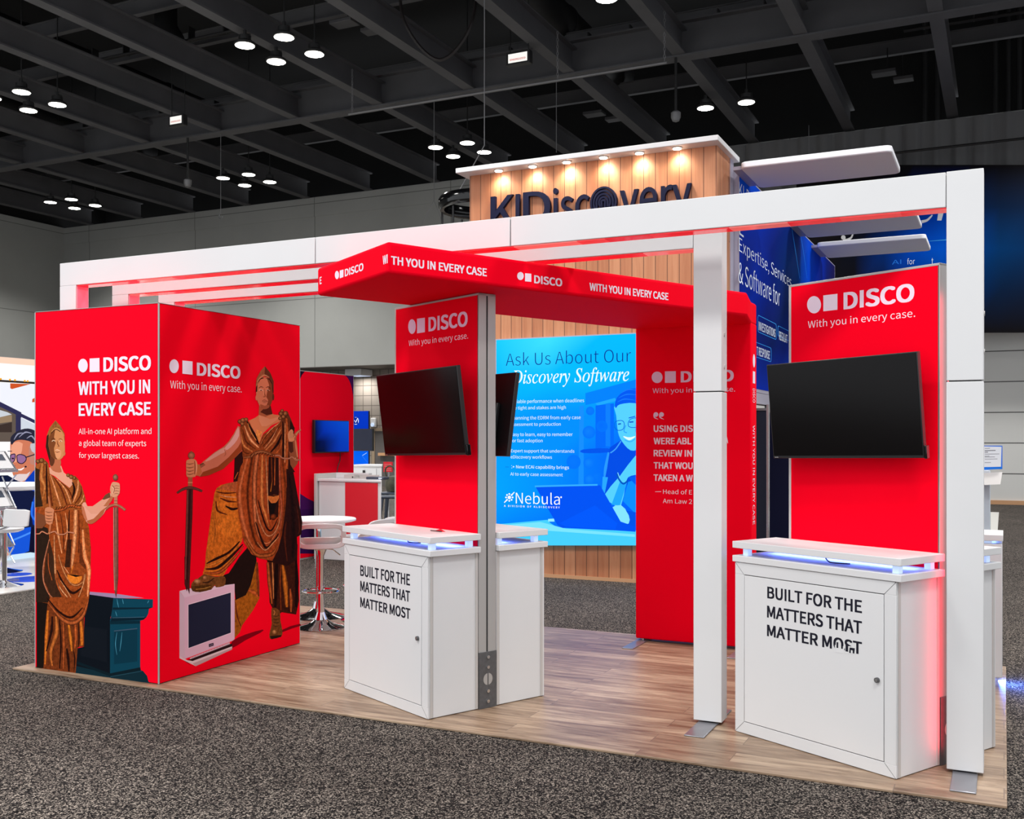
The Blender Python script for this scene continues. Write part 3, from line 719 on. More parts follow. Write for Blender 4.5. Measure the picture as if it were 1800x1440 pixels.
for x, y, r, c in ((170, 480, 45, (30, 150, 255)), (180, 300, 30, (20, 140, 255)), (170, 740, 40, (40, 165, 255)), (230, 860, 36, (10, 130, 255)), (40, 730, 50, (10, 128, 255)), (175, 880, 40, (40, 170, 255)), (280, 430, 40, (0, 95, 240))): pr.circle(x, y, r*1.2, tuple((p_+q_*2)//3 for p_, q_ in zip(c, (0, 114, 250))), rim=(0, 114, 250))
pr.poly([(120, 625), (330, 615), (330, 650), (120, 655)], (0, 84, 232), smooth=3)
# man: hair, face, glasses, shirt, arms
sk, sk2, sk3 = (84, 205, 255), (40, 160, 250), (130, 225, 255)
pr.poly([(345, 610), (440, 545), (520, 630), (650, 600), (900, 640), (900, 1160), (560, 1160), (480, 900), (300, 1020), (280, 960), (310, 760)], (0, 76, 226))
pr.stroke([(440, 555), (395, 620), (350, 655)], 10, (60, 160, 250)); pr.stroke([(335, 650), (310, 780), (300, 860)], [16, 26, 14], (40, 150, 255))
pr.poly([(285, 855), (330, 860), (300, 1010), (280, 960)], (40, 165, 255))
pr.poly([(392, 250), (400, 340), (415, 480), (450, 560), (520, 632), (600, 620), (690, 560), (710, 250), (560, 225)], sk, smooth=3)
pr.poly([(570, 240), (712, 250), (700, 540), (610, 620), (560, 632), (585, 560), (560, 470)], sk2)
pr.poly([(388, 250), (405, 190), (470, 130), (560, 110), (690, 130), (730, 260), (700, 300), (560, 235), (430, 245), (398, 275)], (0, 88, 238), smooth=3)
for p in ([(440, 150), (500, 120), (570, 125)], [(420, 190), (490, 160), (580, 165)], [(410, 225), (470, 200), (560, 210)]): pr.stroke(p, [3, 10, 3], (20, 120, 250))
for p in ([(385, 415), (395, 390), (440, 380), (466, 400), (460, 450), (420, 465), (392, 445)], [(500, 400), (520, 370), (565, 360), (600, 390), (590, 430), (540, 440), (505, 430)]):
    pr.stroke(p + p[:1], 6, (0, 100, 220))
pr.stroke([(375, 425), (400, 465)], 5, (0, 110, 230)); pr.stroke([(415, 412), (440, 408)], 10, (0, 70, 190)); pr.stroke([(510, 395), (545, 392)], 10, (0, 70, 190)); pr.stroke([(505, 360), (560, 345)], 8, (0, 90, 220))
pr.stroke([(480, 420), (465, 470), (490, 485)], 8, sk2); pr.stroke([(460, 515), (510, 535), (560, 515)], [6, 26, 6], (225, 248, 255)); pr.stroke([(470, 545), (520, 560), (560, 535)], 6, sk2)
pr.poly([(430, 850), (560, 680), (640, 660), (640, 830), (560, 840), (500, 860), (480, 920), (440, 1100), (360, 1080), (300, 1010)], sk, smooth=2)
pr.poly([(430, 900), (490, 905), (430, 1100), (360, 1090)], (30, 165, 255)); pr.stroke([(405, 830), (425, 880), (460, 915), (495, 890)], 14, (0, 84, 190)); pr.stroke([(412, 820), (430, 870)], 6, sk3)
pr.poly([(455, 1060), (560, 1165), (640, 1165), (640, 850), (500, 900)], (10, 140, 255)); pr.poly([(500, 860), (640, 830), (640, 1000)], (0, 92, 238))
pr.poly([(360, 1120), (440, 1095), (500, 1170), (510, 1255), (430, 1255), (400, 1200)], sk3, smooth=2)
for y in (1140, 1175, 1205): pr.stroke([(380, y), (430, y-12), (480, y+10)], 6, sk2)
pr.poly([(430, 1130), (640, 1170), (640, 1330), (400, 1320)], (0, 82, 228)); pr.poly([(370, 1120), (440, 1098), (505, 1180), (505, 1250), (425, 1256), (396, 1200)], sk3, smooth=2)
pr.crop(860, 740, 6.667)
pr.poly([(60, 1215), (680, 1160), (720, 1200), (800, 1250), (2900, 1330), (2900, 1460), (60, 1460)], (70, 205, 255)); pr.poly([(60, 1230), (600, 1185), (900, 1265), (1710, 1330), (1710, 1360), (300, 1260)], (120, 225, 255))
pr.poly([(690, 1150), (760, 1145), (765, 1180), (690, 1180)], (150, 235, 255))
pr.poly([(545, 775), (1300, 755), (1540, 1180), (1715, 1240), (1715, 1300), (1500, 1285), (860, 1255), (800, 1220), (700, 1050)], (0, 82, 240)); pr.stroke([(535, 768), (900, 758), (1270, 750)], 20, (50, 170, 255))
pr.poly([(1240, 990), (1500, 1200), (1480, 1270), (900, 1240), (820, 1200)], (0, 88, 248))
pr.crop(860, 580, 6.667)
pr.text('Ask Us About Our', 196, 424, 1662, 283, (10, 28, 130), bold=-.012, y1=388)
pr.text(ital('Discovery Software'), 262, 632, 1640, 478, (236, 250, 255), fk='math', bold=.006, ref=ital('D'))
wt = (225, 245, 255)
pr.text('Reliable performance when deadlines', 256, 860, 1112, 822, wt); pr.text('are tight and stakes are high', 252, 934, 898, 898, wt)
pr.text('Spanning the EDRM from early case', 252, 1052, 1072, 1014, wt); pr.text('assessment to production', 252, 1126, 838, 1090, wt)
pr.crop(860, 740, 6.667)
pr.text('Easy to learn, easy to remember', 254, 178, 978, 140, wt); pr.text('for fast adoption', 254, 250, 626, 213, wt)
pr.text('Expert support that understands', 254, 368, 998, 333, wt); pr.text('eDiscovery workflows', 252, 440, 735, 404, wt)
pr.text('New ECAi capability brings', 315, 556, 935, 520, wt, bold=.008); pr.text('AI to early case assessment', 248, 640, 862, 604, wt)
for x, y, r in ((286, 538, 14), (264, 524, 6), (266, 552, 7)): pr.poly([(x-r, y), (x-r*.25, y-r*.25), (x, y-r), (x+r*.25, y-r*.25), (x+r, y), (x+r*.25, y+r*.25), (x, y+r), (x-r*.25, y+r*.25)], wt)
pr.stroke([(188, 540), (232, 540)], 4, (0, 90, 190))
wh = (250, 253, 255)
pr.text('Nebula', 312, 968, 828, 842, wh, bold=-.004); pr.circle(843, 895, 10, wh); pr.text('A DIVISION OF KLDISCOVERY', 174, 1006, 826, 984, wh, bold=.02, space=1.25, y1=1026)
pr.circle(236, 897, 20, wh)
for q in range(8): pr.circle(236 + 38*math.cos(q*math.pi/4), 897 + 40*math.sin(q*math.pi/4), 10, wh)
for d, r in ((52, 8), (66, 7), (78, 6)): pr.circle(236 + d*.72, 897 - d*.75, r, wh); pr.circle(236 - d*.72, 897 + d*.75, r, wh)
mb.build('printed_face', t)

# blue side wall behind the tower corner
bx = -2.70
t = thing('blue_graphic_wall', 'dark blue printed wall with white service lettering beside the wooden tower', 'exhibition stand', (bx, 15, 0))
mb = MB(); mb.box((bx-.12, 11.6, 2.16), (bx-.002, 18.9, 4.66), 'lavender_alu'); mb.build('wall_frame', t)
mb = MB(); pl = Plane((bx, 11.6), (0, 1), (1, 0)); pr = Print(mb, pl, 'printed_fabric', base=.0008)
Z0, Z1, L_ = 2.2, 4.64, 7.25
D1, D2, D3, D4 = (0, 44, 172), (0, 28, 122), (0, 72, 210), (0, 88, 228)
U = [[D4, D3, D1, (0, 36, 130), (10, 40, 120), D3, (0, 50, 190), D2, (24, 20, 84)], [D1, D1, D2, (0, 40, 110), (0, 50, 120), (0, 70, 210), (0, 52, 200), (12, 24, 96), (24, 22, 84)],
     [D2, D1, D2, (0, 28, 90), (0, 34, 104), (0, 60, 190), D2, (14, 22, 84), (24, 22, 80)], [D1, D2, (0, 26, 96), D2, D1, D3, D1, (16, 24, 90), (24, 22, 84)], [D3, D1, D1, D3, D3, D3, D1, D2, (24, 22, 84)]]
uvs, inks = [], []
for i in range(5):
    for j in range(9): uvs.append((L_*j/8, Z1 - (Z1-Z0)*i/4)); inks.append(pr.ink(U[i][j]))
pr._add(uvs, [((i+1)*9+j, (i+1)*9+j+1, i*9+j+1, i*9+j) for i in range(4) for j in range(8)], inks)
w2 = (235, 243, 255)
pr.crop(1270, 250, 6.262)
pr.stroke([(760, 930), (800, 1180), (850, 1500)], [3, 8, 3], (40, 140, 240)); pr.stroke([(845, 940), (890, 1200), (930, 1500)], [3, 6, 3], (30, 110, 220))
def side_text(t_, px0, py0, px1, pytop, fk='sans', bold=0.0, **kw): pr.crop(0, 0, 1); pr.text(t_, px0, py0, px1, pytop, w2, fk, bold, y1=py0, **kw)
side_text('KLD', 1299, 346, 1318, 319, bold=-.004)
pr.text('E', 1299.5, 412, 1307, 380, w2, y1=412)
side_text('Expertise, Services', 1299, 441, 1391, 417, bold=-.006)
side_text('& Software for', 1298, 496, 1371, 460, bold=-.004)
def pill(x0, y0, x1, y1):       # rounded outline, corners given along the wall's own verticals
    u0, v0 = pr.uv(x0, y0); u1, v1 = pr.uv(x1, y1); r = min(abs(v0-v1)*.32, abs(u1-u0)*.3); P = []
    for cx, cy, a0 in ((u1-r, v0-r, 0), (u0+r, v0-r, 1), (u0+r, v1+r, 2), (u1-r, v1+r, 3)):
        for q in range(7): an = (a0 + q/6)*math.pi/2; P.append((cx + r*math.cos(an), cy + r*math.sin(an)))
    n = len(P); I = [(p[0] + (((u0+u1)/2 - p[0])*.028), p[1] + (((v0+v1)/2-p[1])*.075)) for p in P]
    pr._add(P + I, [(i, (i+1) % n, n+(i+1) % n, n+i) for i in range(n)], pr.ink((60, 160, 250)))
pill(1331.5, 553, 1365, 598); pill(1367, 572, 1412, 611); pill(1300, 590, 1356, 637)
pr.text('INVESTIGATIONS', 1333.5, 580, 1363, 565, w2, bold=.016, y1=580); pr.text('REGULAT', 1369.5, 597, 1384, 582, w2, bold=.016, y1=597); pr.text('T RESPONSE', 1330, 624, 1353, 609, w2, bold=.016, y1=624)
mb.build('printed_face', t)
mb = MB()
for y in (11.62, 13.9, 16.2, 18.8): mb.box((bx-.1, y, 0), (bx-.03, y+.07, 2.16), 'lavender_alu')
mb.build('support_post', t)
mb = MB(); mb.box((bx-.11, 11.6, 2.02), (bx+.02, 18.9, 2.15), 'lavender_alu')
for y in (12.1, 13.0, 13.5): mb.cyl((bx, y, 1.98), (bx+.05, y, 1.98), .04, 'steel_plate', 12)
mb.build('clamp_rail', t)
# three white fins reaching out from the blue wall
for nm, y0, y1 in (('nearest the wooden tower', 11.2, 12.2), ('second from the wooden tower', 14.55, 15.53), ('farthest from the wooden tower', 16.3, 17.42)):
    t = thing('canopy_fin', 'pale canopy fin on the blue wall, ' + nm, 'canopy fin', (-1.8, (y0+y1)/2, 4.55), 0, 'canopy fins over the blue wall')
    r = .07; P = []
    for cx, cy, a0 in ((-1.04-r, y1-r, 0), (-2.60+r, y1-r, 1), (-2.60+r, y0+r, 2), (-1.04-r, y0+r, 3)):
        for q in range(6): an = (a0+q/5)*math.pi/2; P.append((cx+r*math.cos(an), cy+r*math.sin(an)))
    mb = MB(); mb.prism(P, 4.55, 4.62, 'fin_white'); mb.build('fin_panel', t, bevel=.012)
    mb = MB(); mb.box((-2.70, y0+.1, 4.56), (-2.58, y1-.1, 4.6), 'lavender_alu'); mb.build('mounting_plate', t)
# rolled screens and dark blue uprights in the gap under the blue wall
def banner(x, y, w, z1, m, lab, nm='roller_banner'):
    t = thing(nm, lab, 'banner', (x, y, 0))
    mb = MB(); mb.box((x-w/2, y, .06), (x+w/2, y+.012, z1), m); mb.build('banner_sheet', t)
    mb = MB(); mb.box((x-w/2-.02, y-.06, 0), (x+w/2+.02, y+.08, .07), 'silver'); mb.build('base', t, bevel=.01)
    mb = MB(); mb.box((x-w/2-.01, y-.01, z1), (x+w/2+.01, y+.03, z1+.03), 'silver'); mb.build('top_bar', t)
    return t
c = on_y(1341, 800, 12.6); banner(c.x, 12.6, .16, 1.94, 'cutout_dark', 'narrow dark panel with grey frame behind the red arch leg')
c = on_y(1349, 800, 12.2); t = thing('grey_post', 'slim grey upright behind the black screen of the right kiosk', 'post', (c.x, 12.2, 0))
mb = MB(); mb.box((c.x-.012, 12.2, .0), (c.x+.012, 12.26, 2.0), 'silver'); mb.build('upright', t); mb = MB(); mb.box((c.x-.08, 12.1, 0), (c.x+.08, 12.36, .01), 'foot_steel'); mb.build('foot', t)
mb = MB(); c = on_y(1366, 800, 13.6); navy_b = banner(c.x, 13.6, .42, 1.94, 'navy', 'dark blue roller banner glimpsed left of the right kiosk')

# ================================================================== NEIGHBOUR: BACKLIT WALL AT THE LEFT EDGE
DX = -11.7
mb = MB(); mb.box((-20, 7.2, .0006), (-9.27, 16, .012), 'floor_white'); tag(mb.build('neighbour_floor'), kind='structure')
t = thing('backlit_wall', 'glowing printed wall of a grey-haired man with glasses, at the left edge', 'display', (DX, 9, 0))
mb = MB(); mb.box((DX-.15, 7.6, .012), (DX-.002, 11.6, 2.66), 'white_edge'); mb.build('frame', t)
mb = MB(); pl = Plane((DX, 7.6), (0, 1), (1, 0)); pr = Print(mb, pl, 'backlit_print', base=.0008)
pr.polyuv([(.0, .06), (4.0, .06), (4.0, 2.64), (0, 2.64)], (252, 250, 250)); pr.polyuv([(0, 2.575), (4, 2.575), (4, 2.655), (0, 2.655)], (255, 214, 190))
pr.crop(0, 610, 9.6)
pr.poly([(0, 600), (600, 640), (600, 1440), (0, 1440)], (238, 240, 250)); pr.stroke([(-200, 560), (0, 572), (300, 590), (600, 610)], 36, (52, 44, 40)); 
for x in (10, 165, 250, 415, 465): pr.poly([(x-14, 525+x*.08), (x+18, 525+x*.08), (x+18, 555+x*.08), (x-14, 555+x*.08)], (246, 170, 40))
pr.poly([(172, 615), (520, 625), (200, 712), (172, 695)], (206, 84, 40)); pr.poly([(545, 880), (600, 850), (600, 930), (540, 935)], (206, 84, 40))
pr.poly([(-300, 780), (0, 925), (360, 1105), (360, 1600), (-300, 1600)], (48, 46, 84)); pr.poly([(-300, 900), (0, 1010), (265, 1140), (265, 1600), (-300, 1600)], (96, 84, 76))
pr.poly([(-20, 1180), (200, 1150), (200, 1260), (-20, 1290)], (150, 126, 100)); pr.poly([(-20, 1320), (200, 1270), (200, 1440), (-20, 1440)], (60, 48, 44)); pr.poly([(-20, 1060), (120, 1100), (200, 1140), (-20, 1190)], (200, 206, 214))
pr.poly([(350, 1120), (600, 1240), (600, 1300), (350, 1180)], (48, 46, 84)); pr.poly([(350, 1190), (600, 1320), (600, 1600), (350, 1600)], (206, 214, 226))
pr.crop(0, 740, 4.5)
pr.poly([(-300, 440), (60, 430), (130, 470), (200, 300), (300, 170), (420, 520), (420, 1040), (-300, 1060)], (16, 24, 60))
pr.poly([(80, 210), (95, 150), (200, 130), (290, 200), (300, 330), (270, 420), (190, 480), (140, 470), (100, 420), (85, 320)], (206, 120, 90), smooth=3)
pr.poly([(84, 230), (110, 170), (180, 180), (150, 300), (100, 330)], (236, 160, 130), smooth=2); pr.poly([(230, 200), (300, 220), (300, 330), (240, 340)], (190, 130, 112), smooth=2)
pr.poly([(90, 190), (85, 130), (140, 80), (220, 60), (290, 90), (330, 180), (320, 260), (270, 230), (250, 170), (170, 150), (120, 160)], (40, 40, 58), smooth=3)
for p in ([(110, 150), (140, 105), (180, 95)], [(150, 130), (200, 90), (250, 100)], [(210, 140), (250, 120), (285, 170)]): pr.stroke(p, [3, 12, 4], (150, 150, 176))
pr.poly([(240, 180), (300, 190), (300, 260), (250, 240)], (196, 192, 200), smooth=2)
for p in ([(82, 270), (85, 320), (105, 325), (120, 290), (115, 262)], [(132, 275), (140, 325), (175, 338), (205, 310), (200, 280), (160, 265)]): pr.poly(p, (150, 104, 150), smooth=2); pr.circle(sum(q[0] for q in p)/5, sum(q[1] for q in p)/5 + 4, 9, (40, 26, 40), ry=7); pr.stroke(p + p[:1], 7, (24, 24, 50))
pr.stroke([(200, 290), (285, 262)], 8, (24, 24, 50)); pr.stroke([(60, 240), (95, 240)], 6, (24, 24, 50))
pr.poly([(110, 440), (150, 420), (210, 420), (240, 400), (200, 470), (140, 475)], (224, 206, 206), smooth=2); pr.stroke([(135, 385), (165, 385), (190, 370)], [6, 14, 5], (250, 240, 236)); pr.stroke([(120, 350), (112, 372), (128, 378)], 6, (170, 80, 60))
pr.poly([(160, 520), (260, 400), (300, 360), (420, 380), (420, 900), (260, 820), (240, 700), (280, 560)], (10, 60, 176)); pr.poly([(40, 900), (240, 840), (300, 880), (300, 1000), (60, 1080), (20, 1060)], (20, 84, 214), smooth=2)
pr.stroke([(60, 960), (160, 920), (250, 880)], 14, (70, 140, 245)); pr.stroke([(260, 640), (250, 740), (280, 790)], 16, (40, 110, 235))
pr.poly([(245, 840), (300, 835), (300, 1080), (225, 1080)], (12, 12, 40)); pr.poly([(-100, 1085), (240, 1040), (420, 1060), (420, 1130), (-100, 1130)], (206, 232, 250)); pr.poly([(10, 1020), (60, 1000), (70, 1060), (20, 1075)], (214, 140, 116), smooth=2)
mb.build('printed_face', t)
# zig-zag literature rack
LX, LY = at_h(20, 1040, 0).x, at_h(20, 1040, 0).y
t = thing('literature_rack', 'folding silver zig-zag literature rack with leaflets at the left edge', 'leaflet rack', (-9.75, 7.95, 0))
def P_(px, py, Y=7.95): q = on_y(px, py, Y); return (q.x, q.y, q.z)
for q, (lip, top) in enumerate((((31, 827), (12, 793)), ((29, 893), (9, 856)), ((24, 958), (5, 924)))):
    f = on_y(lip[0], lip[1], 8.0); X = f.x; n_ = on_x(-40, lip[1]+4, X); n_ = Vector((X, n_.y, f.z)); u = on_x(top[0], top[1], X-.16); hi = u.z; yb = f.y
    tr = MB(); A = [(X, n_.y, f.z), (X, yb, f.z), (X-.16, yb-.03, hi), (X-.16, n_.y-.03, hi)]
    tr.add(A + [(x-.012, y, z-.02) for x, y, z in A], [(0, 1, 2, 3), (4, 7, 6, 5), (0, 4, 5, 1), (1, 5, 6, 2), (2, 6, 7, 3), (3, 7, 4, 0)], 'silver')
    tr.box((X, n_.y, f.z-.018), (X+.01, yb, f.z+.015), 'silver'); tray = tr.build('tray', t, bevel=.003)
    if q < 2:
        def L_(s, w): return (X-.16*s, n_.y + (yb-n_.y)*w - .03*s, f.z + (hi-f.z)*s + .004)
        lf = MB(); lf.quad([L_(.1, .1), L_(.1, .94), L_(.95, .94), L_(.95, .1)], 'white_plastic')
        a0, a1 = L_(.55, .66), L_(.8, .86); lf.quad([tuple(Vector(L_(s, w)) + Vector((.001, 0, .002))) for s, w in ((.5, .68), (.5, .86), (.82, .86), (.82, .68))], 'grey_stool'); lf.build('leaflet', tray, root=t)
rods = MB()
for (p, q) in (((28, 835), (0, 872)), ((4, 838), (28, 893)), ((28, 898), (0, 940)), ((2, 905), (26, 958)), ((24, 962), (2, 1000)), ((0, 945), (26, 990))):
    rods.cyl(P_(*p), P_(*q), .008, 'silver', 8)
rods.build('scissor_frame', t)
mb = MB(); a = at_h(-14, 1030, .012); mb.box((a.x-.2, 7.7, .012), (on_y(27, 990, 7.95).x, 8.0, .03), 'silver'); mb.build('base', t)
# round white table edge and moulded chair at the left edge
t = thing('meeting_table', 'white round-edged table in front of the glowing wall, at the left edge', 'table', (-10.4, 8.5, .012))
A = on_y(66, 857, 8.4)
mb = MB(); mb.lathe((A.x-.62, 8.4, A.z-.03), [(.0, 0), (.60, 0), (.62, .015), (.62, .045), (.60, .06), (0, .06)], 'white_laminate', 48); mb.build('tabletop', t)
mb = MB(); mb.cyl((A.x-.62, 8.4, .03), (A.x-.62, 8.4, A.z-.03), .035, 'chrome', 16); mb.build('column', t)
mb = MB(); mb.lathe((A.x-.62, 8.4, .012), [(.24, 0), (.24, .01), (.12, .035), (.04, .06)], 'chrome', 32); mb.build('base', t)
t = thing('bar_stool', 'white bar stool with curved back panel, cut by the left edge', 'stool', (-10.0, 7.4, .012))
q0, q1 = on_y(4, 920, 7.4), on_y(48, 898, 7.4)
mb = MB(); xs = [q0.x + (q1.x-q0.x)*i/8 for i in range(9)]
vs = []
for i, x in enumerate(xs):
    bow = .05*math.sin(math.pi*i/8); r_ = .012 if i in (0, 8) else 0
    for zz, yy in ((q0.z-.03+r_, 0), (q1.z+.01-r_, .02)): vs.append((x, 7.4-bow+yy, zz))
vs += [(x, y+.02, z) for x, y, z in vs]; n = 18
fs = [(2*i, 2*i+2, 2*i+3, 2*i+1) for i in range(8)] + [(n+2*i, n+2*i+1, n+2*i+3, n+2*i+2) for i in range(8)] + [(2*i, n+2*i, n+2*i+2, 2*i+2) for i in range(8)] + [(2*i+1, 2*i+3, n+2*i+3, n+2*i+1) for i in range(8)] + [(0, 1, n+1, n), (16, n+16, n+17, 17)]
mb.add(vs, fs, 'white_plastic'); mb.build('backrest', t, bevel=.006)
cx_ = on_y(10, 960, 7.62).x; zs = q0.z - .12
mb = MB(); mb.lathe((cx_-.02, 7.62, zs), [(0, 0), (.14, .0), (.19, .02), (.195, .04), (.15, .035), (0, .03)], 'white_plastic', 32); mb.build('seat', t)
mb = MB(); mb.ring(smooth_line([(cx_-.02, 7.56, zs+.005), (cx_+.02, 7.44, zs+.01), (q0.x+.07, 7.42, q0.z-.03), (q0.x+.07, 7.41, q0.z+.05)], 5), .014, 'silver', 8); mb.build('back_support', t)
mb = MB(); mb.cyl((cx_-.02, 7.62, .03), (cx_-.02, 7.62, zs), .026, 'chrome', 16); mb.build('column', t)
mb = MB(); mb.lathe((cx_-.02, 7.62, .0122), [(.19, 0), (.19, .008), (.1, .03), (.035, .06)], 'chrome', 32); mb.build('base', t)
for q, (x, y, r) in enumerate(((30, 1010, .16), (56, 1018, .26))):
    c = at_h(x, y, .0125); mb = MB(); mb.cyl((c.x, c.y, .0122), (c.x, c.y, .0135), r, 'sticker_blue', 32)
    tag(mb.build('floor_sticker'), ('smaller' if q == 0 else 'larger') + ' round blue sticker on the white neighbouring floor', 'floor sticker', 'round floor stickers')

# ================================================================== NEIGHBOUR: RED BOOTH IN THE GAP
RX = -8.367
t = thing('red_booth_wall', 'red partition with purple corner curves seen between closet and kiosk', 'partition', (RX, 11.4, 0))
mb = MB(); mb.box((RX-.1, 10.2, 0), (RX-.002, 12.26, 2.5), 'aluminium'); mb.build('frame', t)
mb = MB(); pl = Plane((RX, 10.2), (0, 1), (1, 0)); pr = Print(mb, pl, 'printed_fabric', base=.0006)
pr.polyuv([(0.0, .02), (2.05, .02), (2.05, 2.49), (0, 2.49)], (240, 0, 34)); pu = (66, 20, 84)
ue = 2.05
pr.polyuv([(ue-.24, 2.49)] + [(ue-.24+.24*math.sin(a*.157), 2.49-.40*(1-math.cos(a*.157))) for a in range(1, 11)] + [(ue, 2.49)], pu)
pr.polyuv([(.88, 2.49), (.92, 2.49), (.86, 2.44), (.80, 2.36), (.0, 2.2), (.0, 2.49)], (40, 12, 40))
pr.crop(520, 640, 4.8); pr.poly([(-200, 900), (45, 1100), (100, 1135), (165, 1168), (230, 1190), (300, 1200), (500, 1200), (500, 1500), (-200, 1500)], pu)
pr.poly([(-200, 1250), (300, 1210), (500, 1200), (500, 1600), (-200, 1600)], (52, 18, 76))
mb.build('printed_face', t)
t = thing('wall_screen', 'small wall-mounted screen showing blue, on the red partition', 'screen', (RX, 11.73, 1.62))
mb = MB(); mb.box((RX+.03, 11.24, 1.405), (RX+.075, 12.035, 1.85), 'black_plastic'); mb.build('casing', t, bevel=.006)
mb = MB(); mb.box((RX, 11.6, 1.5), (RX+.03, 11.9, 1.75), 'black_plastic'); mb.build('wall_bracket', t)
mb = MB(); pl = Plane((RX+.076, 11.24), (0, 1), (1, 0)); pr = Print(mb, pl, 'screen_image', base=.0004)
U = [[(0, 20, 90), (0, 60, 190), (0, 70, 206), (0, 78, 214), (0, 84, 214)], [(0, 12, 60), (0, 50, 180), (0, 60, 196), (0, 70, 210), (0, 74, 206)], [(0, 8, 40), (0, 20, 90), (0, 42, 150), (0, 62, 196), (0, 66, 200)], [(0, 8, 36), (0, 14, 60), (0, 40, 150), (0, 56, 190), (0, 60, 196)]]
uvs, inks = [], []
for i in range(4):
    for j in range(5): uvs.append((.01 + .775*j/4, 1.84 - .42*i/3)); inks.append(pr.ink(U[i][j]))
pr._add(uvs, [((i+1)*5+j, (i+1)*5+j+1, i*5+j+1, i*5+j) for i in range(3) for j in range(4)], inks)
mb.build('picture', t)
mb = MB(); mb.ring(smooth_line([(RX+.04, 11.87, 1.405), (RX+.03, 11.88, 1.3), (RX+.02, 11.84, 1.2), (RX+.02, 11.8, 1.04)], 5), .006, 'cord', 6); mb.build('power_cord', t)
# white counter with red front
CY = 11.2; a, b_ = on_y(559, 842, CY), on_y(668.5, 842, CY); m_ = on_y(606, 842, CY); WT = a.z
t = thing('reception_counter', 'white counter with a red front panel, before the red partition', 'counter', ((a.x+b_.x)/2, CY, 0))
bk = on_y(667, 842, CY+.5).x; mk = on_y(667, 842, CY+.42).x
mb = MB(); mb.prism([(a.x, CY+.02), (b_.x, CY+.02), (bk, CY+.5), (a.x, CY+.5)], 0, WT-.03, 'white_laminate'); mb.build('body', t, bevel=.004)
mb = MB(); mb.prism([(a.x-.012, CY), (b_.x+.015, CY), (mk+.015, CY+.42), (a.x-.012, CY+.42)], WT-.03, WT, 'white_laminate'); mb.build('worktop', t, bevel=.004)
mb = MB(); mb.box((m_.x, CY+.008, .03), (b_.x-.05, CY+.02, WT-.04), 'red_side'); mb.build('front_panel', t)
mb = MB(); mb.box((a.x-.05, CY-.02, 0), (a.x-.012, CY+.52, WT+.07), 'white_edge'); mb.box((a.x-.012, CY+.42, WT), (bk-.12, CY+.50, WT+.07), 'white_laminate'); mb.build('raised_back', t, bevel=.003)
t = thing('card_tray', 'small white tray box on the back of the red-fronted counter', 'tray', (a.x+.35, CY+.3, WT))
mb = MB(); mb.box((a.x+.22, CY+.28, WT+.0005), (a.x+.38, CY+.40, WT+.05), 'white_edge'); mb.box((a.x+.40, CY+.28, WT+.0005), (a.x+.70, CY+.40, WT+.012), 'white_edge'); mb.box((a.x+.40, CY+.39, WT+.012), (a.x+.70, CY+.40, WT+.05), 'white_edge'); mb.build('box', t)
mb = MB(); mb.cyl((a.x+.36, CY+.275, WT+.02), (a.x+.36, CY+.28, WT+.02), .01, 'cord', 10); mb.build('knob', t)
t = thing('label_printer', 'flat dark grey box on the red-fronted counter worktop', 'device', (b_.x-.17, CY+.2, WT))
mb = MB(); mb.box((b_.x-.30, CY+.12, WT+.0005), (b_.x-.03, CY+.26, WT+.035), 'grey_stool'); mb.build('case', t, bevel=.006)
mb = MB(); mb.box((b_.x-.10, CY+.117, WT+.015), (b_.x-.06, CY+.12, WT+.023), 'led_dot'); mb.build('indicator', t)
# second white counter, posters and screen farther back
QY = 14.4; a, b_ = on_y(618, 818, QY), on_y(671, 818, QY)
t = thing('storage_counter', 'white lockable counter behind the red-fronted counter', 'counter', (a.x+.2, QY, 0))
bk = on_y(670, 842, QY+.5).x
mb = MB(); mb.prism([(a.x, QY), (b_.x, QY), (bk, QY+.5), (a.x, QY+.5)], 0, a.z-.02, 'white_laminate'); mb.build('body', t, bevel=.004)
mb = MB(); mb.prism([(a.x-.02, QY-.02), (b_.x+.02, QY-.02), (bk+.02, QY+.52), (a.x-.02, QY+.52)], a.z-.02, a.z+.01, 'white_laminate'); mb.build('worktop', t, bevel=.004)
mb = MB(); mb.box((a.x+.2, QY-.012, .06), (b_.x-.1, QY, a.z-.05), 'white_plastic'); dr = mb.build('door', t, bevel=.003)
mb = MB(); mb.box((a.x+.24, QY-.03, a.z-.14), (a.x+.28, QY-.012, a.z-.08), 'cord'); mb.build('lock', dr, root=t)
TY = 16.0; a, b_ = on_y(612, 723, TY), on_y(647.5, 765, TY)
t = thing('poster_tower', 'blue display column with a white tick emblem beside the tiled recess', 'display', ((a.x+b_.x)/2, TY, 0))
lo = on_y(640, 862, TY).z
mb = MB(); mb.box((a.x-.3, TY, 0), (b_.x, TY+.05, a.z), 'cutout_dark'); mb.box((a.x-.4, TY-.2, 0), (b_.x-.3, TY+.3, .012), 'steel_plate'); mb.build('column', t)
mb = MB(); pr = Print(mb, Plane((a.x-.3, TY), (1, 0), (0, -1)), 'backlit_print', base=.001)
W_ = b_.x - a.x + .3; pr.polyuv([(0, .8), (W_, .8), (W_, a.z), (0, a.z)], (0, 52, 190)); pr.polyuv([(0, .8), (W_, .8), (W_, 1.4), (0, 1.5)], (0, 96, 236))
pr.crop(0, 0, 1); pr.circle(625.5, 740, 5.2, (245, 248, 255), ry=6.5); pr.poly([(621.5, 734), (629.5, 734), (629.5, 745.5), (621.5, 745.5)], (0, 40, 150)); pr.stroke([(623, 739), (625, 743), (629, 735)], 1.3, (245, 248, 255), k=1)
pr.stroke([(637, 801), (645, 796)], 1.0, (160, 200, 255)); pr.stroke([(637, 802), (646, 813)], .5, (60, 130, 240))
mb.build('printed_face', t)
